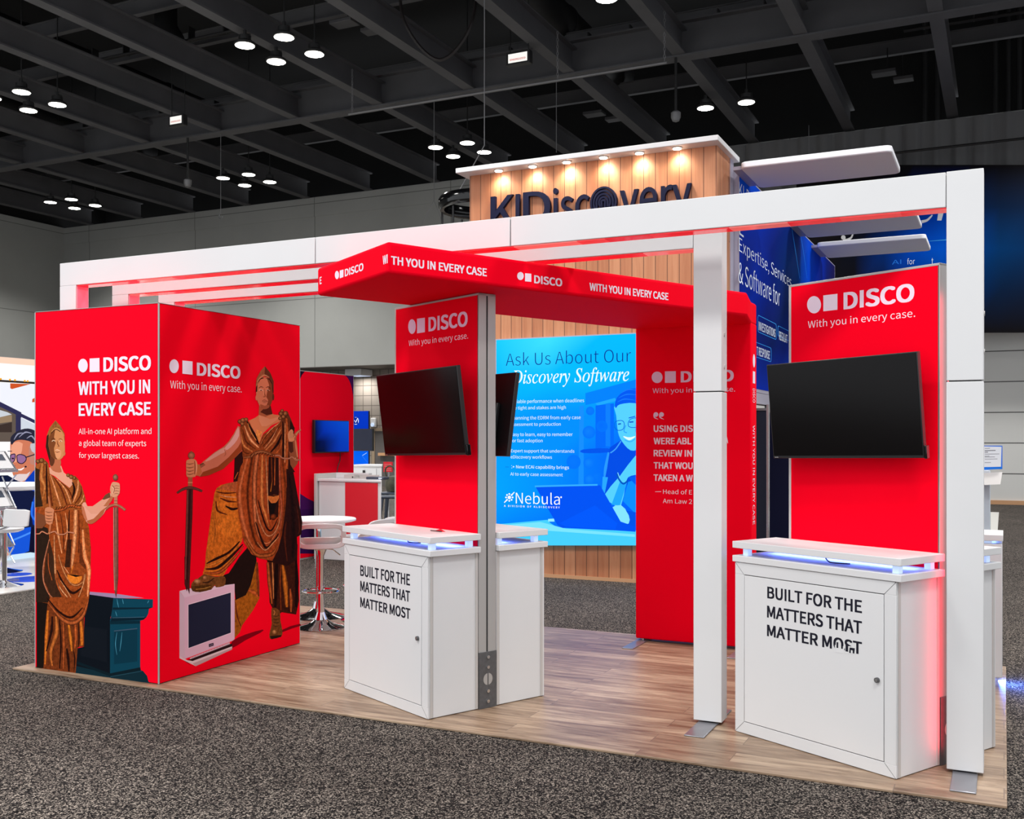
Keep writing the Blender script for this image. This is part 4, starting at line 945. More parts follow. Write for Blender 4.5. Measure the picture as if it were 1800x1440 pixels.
c0, c1 = on_y(606, 754, TY-.1), on_y(655, 793, TY-.1)
t = thing('dark_screen', 'dark blank screen on the blue display column', 'screen', ((c0.x+c1.x)/2, TY-.1, c1.z))
mb = MB(); mb.box((c0.x, TY-.1, c1.z), (c1.x, TY-.05, c0.z), 'black_plastic'); mb.box((c0.x+.1, TY-.051, c1.z+.1), (c1.x-.15, TY-.0005, c0.z-.1), 'black_plastic'); mb.build('casing', t)
mb = MB(); mb.box((c0.x+.01, TY-.104, c1.z+.015), (c1.x-.01, TY-.1, c0.z-.01), 'cutout_dark'); mb.build('glass', t)
NY = 15.2; a, b_ = on_y(674, 812, NY), on_y(689.5, 830, NY)
t = thing('notice_board', 'small dark red notice card beside the left kiosk edge', 'sign', (a.x, NY, b_.z))
mb = MB(); mb.box((a.x, NY, b_.z), (b_.x, NY+.02, a.z), 'red_side'); pr = Print(mb, Plane((0, NY), (1, 0), (0, -1)), 'printed_board', base=.001); pr.crop(0, 0, 1)
for y in (816.5, 819.5, 824, 827): pr.stroke([(675.5, y), (681, y), (688, y)], 1.0, (220, 130, 130), k=1)
mb.build('card', t)
mb = MB(); mb.cyl(((a.x+b_.x)/2, NY+.03, 0), ((a.x+b_.x)/2, NY+.03, a.z-.05), .012, 'silver', 8); mb.lathe(((a.x+b_.x)/2, NY+.03, 0), [(.14, 0), (.14, .01), (.02, .02)], 'silver', 20); mb.build('stand', t)
# grey bar stools and bag
def grey_stool(x, y, rz, lab):
    t = thing('bar_stool', lab, 'stool', (x, y, 0), rz, 'grey plastic bar stools'); T = WM[t.name]
    mb = MB(T); mb.prism([(-.2, -.19), (.2, -.19), (.21, .0), (.2, .19), (-.2, .19), (-.21, 0)], .72, .755, 'grey_stool'); mb.build('seat', t, bevel=.012)
    for sx in (-1, 1):
        for sy in (-1, 1):
            mb = MB(T); mb.add([(sx*.16+i*.026, sy*.15+j*.03, .72) for i in (-1, 1) for j in (-1, 1)] + [(sx*.225+i*.019, sy*.21+j*.021, 0) for i in (-1, 1) for j in (-1, 1)], [(0, 1, 3, 2), (4, 6, 7, 5), (0, 4, 5, 1), (1, 5, 7, 3), (3, 7, 6, 2), (2, 6, 4, 0)], 'grey_stool'); mb.build('leg', t, bevel=.006)
    mb = MB(T)
    for sx in (-1, 1): mb.box((sx*.2-.012, -.19, .27), (sx*.2+.012, .19, .31), 'grey_stool')
    for sy in (-1, 1): mb.box((-.19, sy*.185-.012, .29), (.19, sy*.185+.012, .33), 'grey_stool')
    mb.build('foot_rail', t); return t
c = on_y(679, 900, 12.9); grey_stool(c.x, 12.9, .5, 'dark grey plastic bar stool standing nearest the red-fronted counter')
c = on_y(694, 900, 13.9); grey_stool(c.x, 13.9, .3, 'dark grey plastic bar stool behind the first, half hidden by the left kiosk')
c = on_y(693, 855, 13.9); t = thing('shoulder_bag', 'olive green bag slung on the grey bar stool', 'bag', (c.x, 13.9, .756))
mb = MB(); mb.lathe((c.x+.04, 13.88, .756), [(.02, 0), (.14, .01), (.17, .08), (.165, .16), (.12, .24), (.04, .26)], 'bag_olive', 18); mb.build('pouch', t)
mb = MB(); mb.ring(smooth_line([(c.x-.08, 13.82, .95), (c.x-.10, 13.80, 1.12), (c.x+.02, 13.80, 1.16), (c.x+.14, 13.82, .97)], 5), .012, 'bag_olive', 8); mb.build('strap', t)
# right edge: notice stand, podium mat, aluminium posts
mb = MB(); a, b_ = at_h(1738, 944, 0), at_h(1757, 906, 0); mb.box((-1.4, 18.6, .0006), (-.10, 24.5, .012), 'floor_white'); tag(mb.build('white_mat'), 'white floor mat reaching back along the aisle at the right edge', 'mat')
VY = 13.0; a, b_ = on_y(1712, 783.5, VY), on_y(1762, 825, VY)
t = thing('info_sign', 'white information sign with blue edge on a clear podium at the right edge', 'sign', ((a.x+b_.x)/2, VY, 0))
mb = MB(); mb.box((a.x, VY, b_.z), (b_.x, VY+.03, a.z), 'sign_blue'); mb.build('backing', t)
mb = MB(); pr = Print(mb, Plane((0, VY), (1, 0), (0, -1)), 'printed_board', base=.002); pr.crop(1700, 560, 3.6)
pr.poly([(40, 808), (218, 812), (214, 938), (40, 942)], (226, 230, 236)); pr.poly([(40, 942), (222, 938), (222, 952), (40, 962)], (40, 120, 226))
for y, x1, w in ((822, 145, 3), (836, 180, 5), (846, 132, 5), (858, 204, 3), (871, 140, 3), (877, 176, 3), (890, 192, 3), (912, 150, 3)): pr.stroke([(112, y), (130, y), (x1, y-1)], w, (110, 112, 118), k=1)
mb.build('printed_sheet', t)
q0 = on_y(1758, 850, VY)
mb = MB(); mb.add([(a.x, VY-.06, b_.z-.05), (b_.x, VY-.06, b_.z-.03), (b_.x-.02, VY-.3, b_.z-.16), (a.x, VY-.3, b_.z-.18)], [(0, 1, 2, 3)], 'white_edge'); mb.build('shelf', t)
mb = MB(); mb.box((a.x, VY-.02, .0), (on_y(1741, 850, VY).x, VY+.12, b_.z-.01), 'acrylic'); mb.build('podium', t, bevel=.01)
mb = MB(); mb.box((a.x-.04, VY-.12, 0), (on_y(1746, 850, VY).x, VY+.2, .012), 'acrylic'); mb.build('base', t)
# ================================================================== THE RED AND WHITE BOOTH
led_acrylic('led_acrylic_post', 2, .2, ((226, 70, 100), (236, 96, 124), (240, 120, 146), (232, 84, 112), (240, 140, 160)))
LT = (238, 222, 236)          # pale lettering on red
def logo(pr, cx, cy, rx, ry, sq, word, tag_, c=LT):
    """round dot, square, the word DISCO and the line beneath, as measured pixels"""
    pr.circle(cx, cy, rx, c, ry=ry, n=28)
    pr.poly(sq, c)
    pr.text('DISCO', *word, c, bold=.044)
    if tag_: pr.text('With you in every case.', *tag_, c)

# ---- red storage closet with printed figures
BX0, BX1, BY0, BY1, BH = -6.058, -4.917, 5.0, 6.476, 2.474
closet = t = thing('storage_closet', 'red fabric-walled closet printed with bronze robed figures holding swords', 'closet', ((BX0+BX1)/2, (BY0+BY1)/2, 0))
mb = MB(); mb.box((BX0+.004, BY0+.004, .016), (BX1-.004, BY1-.004, BH), 'red_fabric'); mb.build('body', t, bevel=.004)
mb = MB()
for x, y in ((BX0, BY0), (BX1-.008, BY0), (BX1-.008, BY1-.008), (BX0, BY1-.008)): mb.box((x, y, .015), (x+.008, y+.008, BH+.003), 'aluminium')
mb.box((BX0, BY0, BH), (BX1, BY0+.008, BH+.003), 'aluminium'); mb.box((BX1-.008, BY0, BH), (BX1, BY1, BH+.003), 'aluminium'); mb.build('corner_trim', t)
def folds(pr, L, a=1.0):
    for pts, w, c, e in L: pr.stroke(pts, w, c, a, edge=e)
DK, DK2, BR, BR2, BL, GO, PK = (28, 10, 7), (58, 21, 9), (140, 58, 20), (200, 92, 40), (244, 160, 104), (226, 122, 36), (236, 160, 136)
RD = (247, 0, 32)
# front face: standing figure with sword and pedestal
mb = MB(); pl = Plane((BX0, BY0), (1, 0), (0, -1)); pr = Print(mb, pl, 'printed_fabric', base=.0004)
pr.polyuv([(.01, .02), (BX1-BX0-.01, .02), (BX1-BX0-.01, BH-.005), (.01, BH-.005)], RD)
pr.crop(60, 1030, 7.826)      # pedestal
pr.poly([(755, 80), (1120, 108), (1510, 166), (1090, 172), (755, 122)], (158, 128, 162))
pr.poly([(750, 118), (1092, 166), (1092, 300), (1050, 440), (1045, 1215), (570, 1105), (590, 860), (680, 840), (700, 300)], (12, 18, 26))
pr.poly([(700, 560), (1000, 600), (1000, 1050), (640, 960), (640, 880), (690, 860)], (17, 22, 30))
pr.poly([(1090, 166), (1636, 186), (1634, 298), (1582, 314), (1572, 380), (1548, 430), (1512, 440), (1505, 468), (1462, 480), (1462, 1160), (1045, 1215), (1045, 480), (1075, 330)], (11, 62, 80))
pr.poly([(1085, 298), (1634, 298), (1582, 316), (1080, 330)], (8, 34, 46)); pr.poly([(1070, 430), (1548, 430), (1505, 468), (1050, 492)], (7, 30, 42)); pr.stroke([(1075, 440), (1300, 436), (1520, 430)], 8, (60, 92, 110))
pr.poly([(1048, 490), (1460, 478), (1460, 520), (1048, 530)], (8, 38, 50)); pr.poly([(1100, 620), (1420, 590), (1420, 1040), (1100, 1080)], (9, 50, 66)); pr.stroke([(1100, 622), (1250, 606), (1420, 588)], 14, (58, 78, 96))
for p in ([(1140, 180), (1150, 240), (1165, 300)], [(1215, 180), (1230, 250)], [(1120, 350), (1140, 420)], [(1140, 640), (1120, 800), (1140, 950)], [(1210, 640), (1195, 780), (1180, 900)], [(1560, 240), (1580, 200)]): pr.stroke(p, [3, 9, 3], (70, 142, 166))
pr.poly([(570, 1100), (1045, 1212), (1460, 1158), (1500, 1172), (1556, 1240), (1572, 1312), (1620, 1370), (1100, 1300), (562, 1212)], (14, 40, 50))
pr.poly([(590, 1075), (1045, 1245), (1470, 1160), (1462, 1120), (1045, 1205), (600, 1040)], (10, 28, 36)); pr.stroke([(1050, 1250), (1280, 1210), (1480, 1175)], 7, (36, 74, 88))
# robe, lower part
pr.poly([(34, -40), (770, -40), (740, 200), (690, 350), (688, 838), (626, 840), (600, 852), (572, 1200), (560, 1212), (34, 1140)], (112, 50, 20), 1)
pr.poly([(34, -40), (170, -40), (190, 200), (150, 600), (130, 1130), (34, 1140)], (26, 17, 13), .3)
folds(pr, [([(190, 340), (170, 700), (150, 1080)], [30, 50, 20], GO, BR), ([(300, 420), (310, 640), (230, 900), (250, 1100)], [40, 80, 60, 30], (206, 110, 46), DK2), ([(400, 480), (410, 800), (400, 1140)], [20, 34, 16], BR2, DK2),
    ([(350, 460), (370, 800), (350, 1140)], [16, 26, 14], DK, DK2), ([(470, 480), (500, 700), (520, 900)], [30, 60, 30], GO, DK2), ([(250, 420), (240, 620), (170, 900)], [20, 40, 16], DK, DK2), ([(560, 470), (575, 700), (560, 860)], [24, 36, 10], BR2, BR), ([(640, 480), (655, 640), (655, 820)], [30, 54, 44], GO, BR), ([(610, 500), (620, 700), (610, 840)], [8, 24, 10], DK, DK2), ([(450, 860), (470, 1000), (480, 1180)], [20, 44, 20], DK, DK2), ([(540, 880), (560, 1000), (550, 1180)], [8, 20, 6], DK, DK2)])
pr.crop(60, 880, 8.182)
pr.poly([(30, -20), (745, -20), (700, 130), (790, 380), (818, 700), (802, 1310), (780, 1480), (700, 1700), (560, 1790), (420, 1740), (200, 1480), (30, 1450)], (150, 66, 24), 1)
pr.poly([(30, 330), (200, 400), (225, 560), (150, 900), (132, 1140), (230, 1400), (200, 1470), (30, 1460)], (42, 27, 18), .4)
pr.poly([(225, 560), (280, 800), (310, 1180), (400, 1391), (250, 1391), (140, 1140), (160, 880)], (60, 34, 20), .6)
pr.poly([(660, 620), (740, 560), (750, 1000), (650, 900)], (104, 44, 18), .8); pr.poly([(480, 560), (540, 560), (520, 960), (440, 960)], (58, 28, 14), .8)
folds(pr, [([(600, 120), (590, 480), (560, 800), (540, 980)], [60, 70, 56, 20], BL, BR), ([(700, 420), (730, 800), (790, 1000), (770, 1380)], [30, 60, 60, 20], BL, BR2), ([(310, 180), (350, 500), (400, 760)], [20, 40, 14], BL, BR), ([(380, 190), (420, 480), (430, 760)], [10, 26, 10], DK2, BR), ([(450, 180), (480, 420), (440, 700)], [10, 26, 10], BL, BR), ([(510, 140), (500, 420), (510, 700)], [10, 24, 10], DK, DK2), ([(640, 140), (650, 480), (640, 760)], [10, 26, 14], DK2, BR), ([(290, 500), (300, 900), (330, 1180), (480, 1391)], [14, 30, 34, 20], BL, DK2),
    ([(220, 560), (140, 900), (135, 1140), (200, 1320), (260, 1391)], [14, 22, 26, 22, 14], (214, 126, 90), DK2), ([(205, 760), (210, 960), (260, 1150)], [10, 18, 10], BR2, DK2), ([(350, 780), (420, 1000), (520, 1180), (620, 1220), (720, 1150), (745, 1050)], [16, 30, 34, 30, 26, 10], (214, 130, 76), DK2),
    ([(330, 1000), (430, 1210), (560, 1330), (700, 1240)], [14, 34, 40, 14], DK, DK2), ([(380, 1150), (470, 1290), (530, 1391)], [10, 22, 14], BL, DK2), ([(725, 1060), (710, 1200), (640, 1391)], [10, 22, 14], BL, DK2), ([(300, 1050), (350, 1250), (430, 1391)], [16, 30, 20], BR2, DK)])
pr.poly([(480, 1062), (690, 1085), (655, 1175), (590, 1200), (520, 1170)], GO, .6, 2); pr.poly([(480, 1060), (590, 1066), (690, 1085), (600, 1100)], DK, .2)
folds(pr, [([(430, 950), (500, 1050)], 18, BL, BR), ([(560, 940), (530, 1050)], 20, GO, BR), ([(200, 1470), (400, 1700), (560, 1760), (700, 1660), (780, 1440)], [20, 60, 70, 60, 20], (190, 92, 44), DK2), ([(180, 1391), (360, 1600), (540, 1680), (700, 1540)], [14, 30, 34, 12], DK, DK2)])
# bodice
pr.crop(60, 730, 9.0)
pr.poly([(20, 825), (60, 705), (150, 680), (225, 760), (255, 930), (440, 1060), (560, 1150), (600, 1020), (640, 950), (700, 1010), (760, 1130), (810, 1300), (830, 1440), (760, 1500), (20, 1460)], (152, 78, 32), 1)
pr.poly([(20, 830), (90, 860), (100, 1200), (140, 1440), (20, 1460)], (50, 32, 20), .5)
pr.poly([(240, 830), (320, 800), (430, 800), (470, 905), (600, 1010), (612, 1090), (565, 1150), (440, 1055), (330, 965), (250, 925)], (226, 156, 128), 0, 1)
pr.poly([(250, 660), (420, 690), (418, 820), (440, 900), (340, 900), (260, 830)], (186, 104, 70), 0, 2); pr.poly([(240, 600), (330, 690), (300, 800), (250, 780)], (96, 50, 30), 0, 2)
folds(pr, [([(260, 940), (330, 1150), (420, 1440)], [12, 40, 30], BL, BR), ([(300, 960), (430, 1160), (520, 1420)], [10, 36, 26], DK2, BR), ([(360, 1010), (500, 1180), (590, 1420)], [10, 34, 26], BL, BR), ([(430, 1060), (560, 1200), (620, 1380)], [8, 26, 18], DK2, BR), ([(230, 960), (260, 1200), (290, 1440)], [10, 30, 24], DK2, BR), ([(610, 1060), (640, 1180), (600, 1330)], [20, 40, 16], DK, DK2), ([(700, 1030), (690, 1180), (620, 1380)], [14, 40, 20], BL, BR), ([(745, 1130), (740, 1260), (650, 1400)], [12, 32, 16], DK2, BR), ([(790, 1260), (760, 1360), (690, 1430)], [10, 30, 16], BL, BR), ([(130, 760), (120, 1000), (170, 1130), (130, 1340)], [40, 80, 50, 10], (206, 128, 66), BR), ([(200, 760), (200, 1000), (210, 1400)], [14, 30, 20], DK, DK2)])
for x, y, r in ((60, 730, 34), (120, 715, 40), (180, 760, 30), (540, 950, 30), (590, 975, 36), (640, 995, 26)): pr.circle(x, y, r, (180, 116, 62), .8, rim=DK2)
pr.crop(60, 880, 8.182)
pr.stroke([(290, 145), (400, 130), (520, 75), (640, 95), (720, 90)], [28, 40, 50, 46, 30], BR2, .6, edge=DK2)
for x in range(310, 700, 38): pr.stroke([(x, 140 - (x-290)*.15), (x+26, 92 - (x-290)*.08)], 9, DK2)
pr.crop(60, 730, 9.0)
# head
pr.poly([(250, 250), (330, 205), (430, 235), (478, 320), (488, 460), (486, 600), (440, 685), (370, 705), (300, 672), (245, 590), (222, 480), (235, 340)], (206, 134, 84), 0, 3)
pr.poly([(235, 330), (285, 255), (335, 240), (318, 350), (345, 440), (318, 520), (330, 610), (372, 700), (300, 672), (245, 590), (220, 480)], (122, 66, 34), 0, 2)
pr.poly([(350, 560), (430, 560), (420, 660), (370, 690), (340, 640)], (222, 150, 104), 0, 2)
pr.stroke([(282, 415), (310, 400), (340, 412)], [6, 16, 6], (232, 196, 160)); pr.circle(312, 410, 8, (40, 22, 12)); pr.stroke([(400, 418), (425, 405), (448, 418)], [6, 14, 6], (232, 196, 160)); pr.circle(420, 412, 7, (40, 22, 12))
pr.stroke([(270, 385), (310, 365), (345, 385)], [5, 10, 5], (70, 36, 18)); pr.stroke([(390, 385), (420, 372), (455, 392)], [5, 9, 5], (110, 60, 30)); pr.stroke([(370, 400), (378, 460), (398, 492), (370, 498)], [6, 16, 10, 5], (120, 62, 34))
pr.stroke([(335, 560), (370, 545), (415, 568)], [5, 14, 5], (240, 186, 150)); pr.stroke([(340, 580), (372, 586), (415, 574)], [4, 12, 4], (120, 58, 40)); pr.circle(482, 605, 16, (196, 120, 74), ry=36)
pr.poly([(342, 82), (252, 190), (202, 330), (186, 500), (216, 610), (240, 690), (262, 600), (232, 480), (240, 350), (285, 265), (345, 205), (430, 245), (470, 320), (490, 430), (484, 290), (415, 165)], (150, 92, 44), .7)
pr.poly([(186, 500), (202, 330), (235, 300), (228, 480), (258, 600), (250, 740), (222, 640)], (52, 32, 20)); pr.stroke([(345, 100), (350, 195)], 8, (96, 54, 26)); pr.stroke([(280, 260), (350, 205), (440, 258), (478, 330)], 16, (196, 130, 74)); pr.stroke([(270, 290), (345, 225), (420, 262)], 12, (60, 34, 20))
# sword and arms
pr.crop(60, 880, 8.182)
pr.poly([(1140, 95), (1212, 95), (1214, 500), (1212, 1100), (1196, 1300), (1180, 1400), (1156, 1280), (1142, 1000)], (112, 62, 52), .5); pr.stroke([(1178, 100), (1178, 700), (1176, 1300)], [20, 16, 8], (150, 92, 76), .4); pr.stroke([(1148, 100), (1150, 700), (1160, 1290)], 8, (196, 140, 120), .3)
pr.poly([(690, 60), (742, 25), (800, 125), (900, 72), (1010, -10), (1110, -20), (1060, 72), (1005, 190), (880, 312), (800, 338), (745, 290), (700, 180)], (228, 158, 134), 0, 2)
pr.poly([(760, 290), (860, 260), (980, 130), (1040, 60), (1000, 190), (880, 312), (800, 338)], (176, 92, 58), 0, 2); pr.poly([(690, 60), (720, 100), (770, 280), (745, 290), (695, 180)], (192, 108, 74))
pr.poly([(1160, -70), (1195, -70), (1195, 80), (1160, 80)], (196, 120, 96)); pr.stroke([(1032, 128), (1090, 80), (1170, 62), (1240, 84), (1314, 138)], 36, (182, 108, 82), .3, edge=(130, 70, 50))
pr.crop(60, 730, 9.0)
pr.poly([(800, 1440), (930, 1440), (1085, 1330), (1200, 1225), (1260, 1290), (1240, 1340), (1165, 1440), (1000, 1560), (900, 1560)], (222, 150, 124), 0); pr.poly([(1080, 1330), (1130, 1260), (1200, 1220), (1215, 1300), (1110, 1338)], (112, 66, 44)); pr.poly([(1160, 1440), (1240, 1340), (1262, 1290), (1230, 1270), (1100, 1440)], (182, 104, 68))
pr.poly([(1268, 1260), (1322, 1260), (1322, 1420), (1268, 1420)], (190, 116, 88)); pr.stroke([(1270, 1355), (1320, 1355)], 8, (110, 60, 44)); pr.stroke([(1270, 1400), (1320, 1400)], 8, (110, 60, 44))
pr.circle(1290, 985, 42, (176, 116, 92), .3, ry=52, rim=(92, 50, 36)); pr.stroke([(1290, 930), (1290, 940)], 14, (120, 70, 50))
pr.poly([(1205, 1180), (1225, 1090), (1260, 1055), (1345, 1075), (1360, 1120), (1355, 1240), (1300, 1290), (1240, 1290)], (214, 146, 112), 0, 2)
for y in (1122, 1160, 1202, 1245): pr.stroke([(1270, y), (1310, y-6), (1352, y+4)], [4, 9, 4], (120, 66, 46))
pr.stroke([(1240, 1110), (1275, 1160), (1255, 1230)], 14, (150, 88, 62)); pr.stroke([(1235, 1130), (1262, 1170), (1240, 1240)], 12, (236, 176, 146))
# near arm with the scales
pr.crop(60, 880, 8.182)
pr.poly([(30, 165), (130, 205), (175, 230), (180, 330), (120, 400), (30, 400)], (120, 66, 40), 0, 1)
pr.stroke([(212, -60), (232, 100), (240, 300), (222, 470)], [30, 34, 44, 30], (200, 120, 78), .3, edge=BR)
pr.poly([(165, 110), (230, 95), (290, 130), (285, 180), (265, 330), (180, 330), (160, 200)], (206, 128, 90), 0, 2)
for y in (165, 215, 258, 300): pr.stroke([(165, y-8), (210, y+6), (266, y+2)], [4, 11, 5], (104, 54, 32))
pr.stroke([(30, 480), (80, 476), (120, 446), (190, 478), (222, 468), (300, 445), (340, 480), (430, 486), (490, 455), (585, 468)], [14, 20, 20, 18, 24, 20, 20, 18, 18, 24], (214, 138, 104), .2, edge=(140, 76, 50)); pr.circle(222, 470, 20, (226, 150, 96), rim=(120, 60, 34)); pr.stroke([(228, 490), (226, 560)], 6, BR2)
# lettering
pr.crop(0, 500, 3.6)
logo(pr, 527, 514, 30, 43, [(569, 470), (631, 466), (632, 553), (569, 555)], (656, 551, 957, 462), None)
pr.text('WITH YOU IN', 498, 698, 952, 616, LT, bold=.04, y1=690); pr.text('EVERY CASE', 500, 831, 957, 752, LT, bold=.04, y1=827)
pr.text('All-in-one AI platform and', 500, 948, 960, 914, (250, 226, 228), y1=950); pr.text('a global team of experts', 502, 1022, 927, 988, (250, 226, 228), y1=1026); pr.text('for your largest cases.', 502, 1098, 881, 1066, (250, 226, 228), y1=1104)
mb.build('front_print', t)

# right face: figure with raised knee on a monitor
mb = MB(); pl = Plane((BX1, BY0), (0, 1), (1, 0)); pr = Print(mb, pl, 'printed_fabric', base=.0004)
pr.polyuv([(.01, .02), (BY1-BY0-.006, .02), (BY1-BY0-.006, BH-.005), (.01, BH-.005)], (250, 0, 30))
pr.crop(300, 980, 6.858)
SH = (128, 0, 18)
pr.poly([(740, 1010), (900, 930), (1110, 870), (1080, 910), (900, 1000), (740, 1095)], SH, 0, 2); pr.poly([(1330, 880), (1440, 830), (1560, 800), (1575, 822), (1450, 862), (1340, 905)], SH, 0, 1); pr.poly([(110, 1195), (190, 1250), (240, 1300), (180, 1260)], SH)
# dark robe behind, standing leg
pr.poly([(1150, -160), (1530, -160), (1525, 120), (1548, 520), (1512, 690), (1340, 662), (1310, 682), (1235, 630), (1192, 545)], (62, 24, 13), 1)
folds(pr, [([(1170, 60), (1190, 300), (1220, 560)], [30, 50, 24], BR2, DK2), ([(1225, 60), (1235, 300), (1240, 500)], [16, 30, 10], (220, 130, 70), DK2), ([(1280, 0), (1270, 300), (1260, 600)], [30, 50, 24], DK, DK), ([(1350, 80), (1380, 320), (1400, 600)], [30, 70, 36], GO, DK2), ([(1330, 60), (1320, 300), (1330, 640)], [10, 24, 10], BR, DK2), ([(1440, 380), (1450, 520), (1450, 660)], [20, 50, 16], BR2, DK2), ([(1510, 0), (1520, 300), (1510, 600)], [20, 46, 24], (24, 10, 8), DK)])
pr.poly([(1215, 612), (1310, 640), (1322, 760), (1345, 880), (1332, 955), (1215, 985), (1190, 960), (1196, 890), (1218, 800)], (112, 62, 26), 1, 2); pr.poly([(1195, 950), (1335, 935), (1330, 960), (1215, 988)], (40, 22, 12)); pr.circle(1248, 900, 26, (214, 146, 90), .5, ry=30, rim=(130, 74, 34))
for y in (700, 740, 780, 820): pr.stroke([(1232, y), (1270, y+10), (1310, y)], [4, 9, 4], (50, 26, 14))
pr.stroke([(1240, 640), (1255, 660), (1242, 700)], 10, (200, 120, 66), .6)
# trailing cloth and dark underside of the raised leg
pr.poly([(1000, 80), (1035, 40), (1070, 490), (990, 640), (860, 820), (832, 905), (770, 972), (770, 505), (900, 450), (950, 330)], (158, 82, 18), 1)
folds(pr, [([(930, 400), (1000, 420), (1060, 480)], [20, 60, 20], BR2, BR), ([(780, 540), (800, 700), (845, 830)], [10, 22, 10], DK2, BR), ([(1040, 60), (1050, 300), (1060, 470)], [20, 40, 20], (110, 50, 20), BR)])
pr.poly([(560, 245), (700, 190), (830, -10), (960, -160), (1020, -120), (1035, 40), (965, 330), (905, 455), (780, 515), (765, 320), (640, 345), (530, 335)], (32, 16, 12), .4)
# monitor
pr.poly([(105, 405), (240, 372), (640, 336), (768, 320), (770, 330), (166, 484)], (226, 190, 204)); pr.poly([(105, 410), (166, 484), (170, 1222), (105, 1190)], (214, 176, 190)); pr.poly([(166, 484), (770, 322), (770, 985), (745, 1005), (170, 1225)], (222, 174, 192))
pr.poly([(204, 566), (730, 416), (730, 912), (206, 1102)], (238, 206, 216)); pr.poly([(212, 572), (724, 424), (724, 908), (214, 1094)], (34, 34, 54)); pr.poly([(458, 1046), (516, 1030), (518, 1064), (460, 1082)], (40, 28, 46)); pr.stroke([(468, 1062), (488, 1056), (508, 1050)], 6, (170, 140, 160))
pr.poly([(230, 1212), (712, 1022), (712, 1046), (234, 1232)], (206, 166, 176)); pr.poly([(200, 1235), (236, 1228), (712, 1046), (740, 1040), (740, 1072), (262, 1250)], (44, 22, 24)); pr.poly([(105, 1190), (200, 1240), (262, 1250), (740, 1072), (740, 1108), (302, 1312), (105, 1216)], (226, 194, 196)); pr.poly([(262, 1280), (740, 1090), (740, 1110), (302, 1312)], (196, 156, 158))
for q in range(12): pr.circle(262 + q*33, 1206 - q*13, 4, (140, 100, 116))
# boot on the monitor
pr.poly([(245, 345), (268, 290), (330, 255), (378, 215), (420, 205), (540, 232), (650, 232), (660, 300), (640, 345), (545, 362), (530, 330), (490, 385), (350, 418), (262, 405)], (116, 66, 30), 1, 2); pr.poly([(245, 350), (300, 345), (420, 330), (490, 330), (490, 388), (350, 420), (262, 408)], (84, 48, 18), .9)
pr.circle(320, 290, 44, (214, 152, 104), .6, ry=32, rim=(124, 70, 32)); pr.circle(410, 245, 26, (196, 128, 84), .6, rim=(120, 66, 30)); pr.stroke([(380, 300), (450, 300), (520, 250)], [8, 24, 10], (60, 32, 16), .6); pr.stroke([(300, 385), (400, 375), (480, 350)], 8, (180, 120, 50), .8)
# raised leg of the robe
pr.crop(310, 820, 7.2)
pr.poly([(735, -20), (850, -20), (800, 190), (720, 195)], (46, 16, 13)); pr.stroke([(820, -10), (770, 90), (735, 160)], 8, BR2)
pr.poly([(1140, 1190), (1250, 1150), (1330, 700), (1385, 0), (1475, 40), (1540, 400), (1592, 700), (1582, 860), (1525, 895), (1530, 1000), (1526, 1180), (1400, 1260), (1260, 1230), (1140, 1180)], (42, 16, 13), .5)
folds(pr, [([(1420, 100), (1470, 500), (1480, 900), (1470, 1160)], [20, 50, 60, 20], (26, 11, 10), (36, 14, 12)), ([(1520, 500), (1560, 760), (1540, 860)], [14, 40, 20], (80, 30, 20), DK), ([(1390, 700), (1370, 900), (1400, 1200)], [14, 40, 14], (90, 34, 18), DK)])
pr.poly([(560, 238), (640, 215), (765, 190), (830, 500), (850, 820), (830, 945), (590, 1392), (480, 1388), (330, 1362), (362, 1260), (372, 1100), (400, 900), (440, 600), (482, 330), (510, 275)], (200, 98, 26), 1)
pr.poly([(500, 290), (640, 215), (765, 190), (770, 330), (620, 300)], (176, 84, 44), .9); pr.poly([(520, 430), (640, 440), (760, 600), (770, 830), (640, 900), (520, 760), (500, 560)], (208, 106, 30), 1, 2)
folds(pr, [([(500, 320), (620, 340), (760, 330)], [10, 26, 10], DK2, BR), ([(540, 360), (640, 385), (760, 390)], [8, 20, 10], BL, BR), ([(550, 400), (650, 440), (760, 450)], [10, 30, 10], DK, BR), ([(620, 500), (700, 540), (780, 530)], [10, 36, 20], DK, DK2), ([(500, 440), (520, 560), (640, 610)], [10, 30, 10], DK2, BR), ([(450, 560), (490, 800), (470, 980)], [10, 36, 16], BR, GO), ([(380, 1230), (500, 1170), (660, 1090), (800, 950)], [12, 34, 30, 14], DK, DK2), ([(370, 1300), (520, 1280), (700, 1130), (840, 985)], [12, 40, 36, 14], DK, DK2), ([(370, 1265), (500, 1225), (660, 1130), (810, 970)], [12, 26, 26, 10], (226, 128, 44), BR), ([(350, 1345), (540, 1340), (720, 1180), (850, 1010)], [14, 44, 36, 10], (196, 84, 34), DK2)])
# sword
pr.poly([(130, 285), (210, 285), (203, 600), (168, 1440), (165, 1620), (100, 1440), (118, 700)], (74, 30, 28), .4)
pr.crop(300, 980, 6.858); pr.poly([(165, -10), (235, -10), (226, 300), (192, 410), (165, 320)], (74, 30, 28), .4); pr.stroke([(200, -10), (198, 200), (192, 380)], [14, 10, 4], (40, 16, 18)); pr.crop(310, 820, 7.2)
pr.stroke([(172, 290), (160, 700), (135, 1440)], [22, 18, 14], (46, 18, 20), .3); pr.stroke([(140, 300), (132, 700), (112, 1430)], 8, (140, 76, 66), .3)
pr.poly([(147, 85), (203, 85), (200, 268), (145, 268)], (160, 84, 54), .4); pr.stroke([(145, 205), (202, 205)], 12, (206, 130, 90)); pr.stroke([(5, 338), (80, 290), (165, 270), (250, 284), (326, 316)], [26, 34, 40, 34, 26], (112, 58, 50), .4, edge=(70, 32, 28))
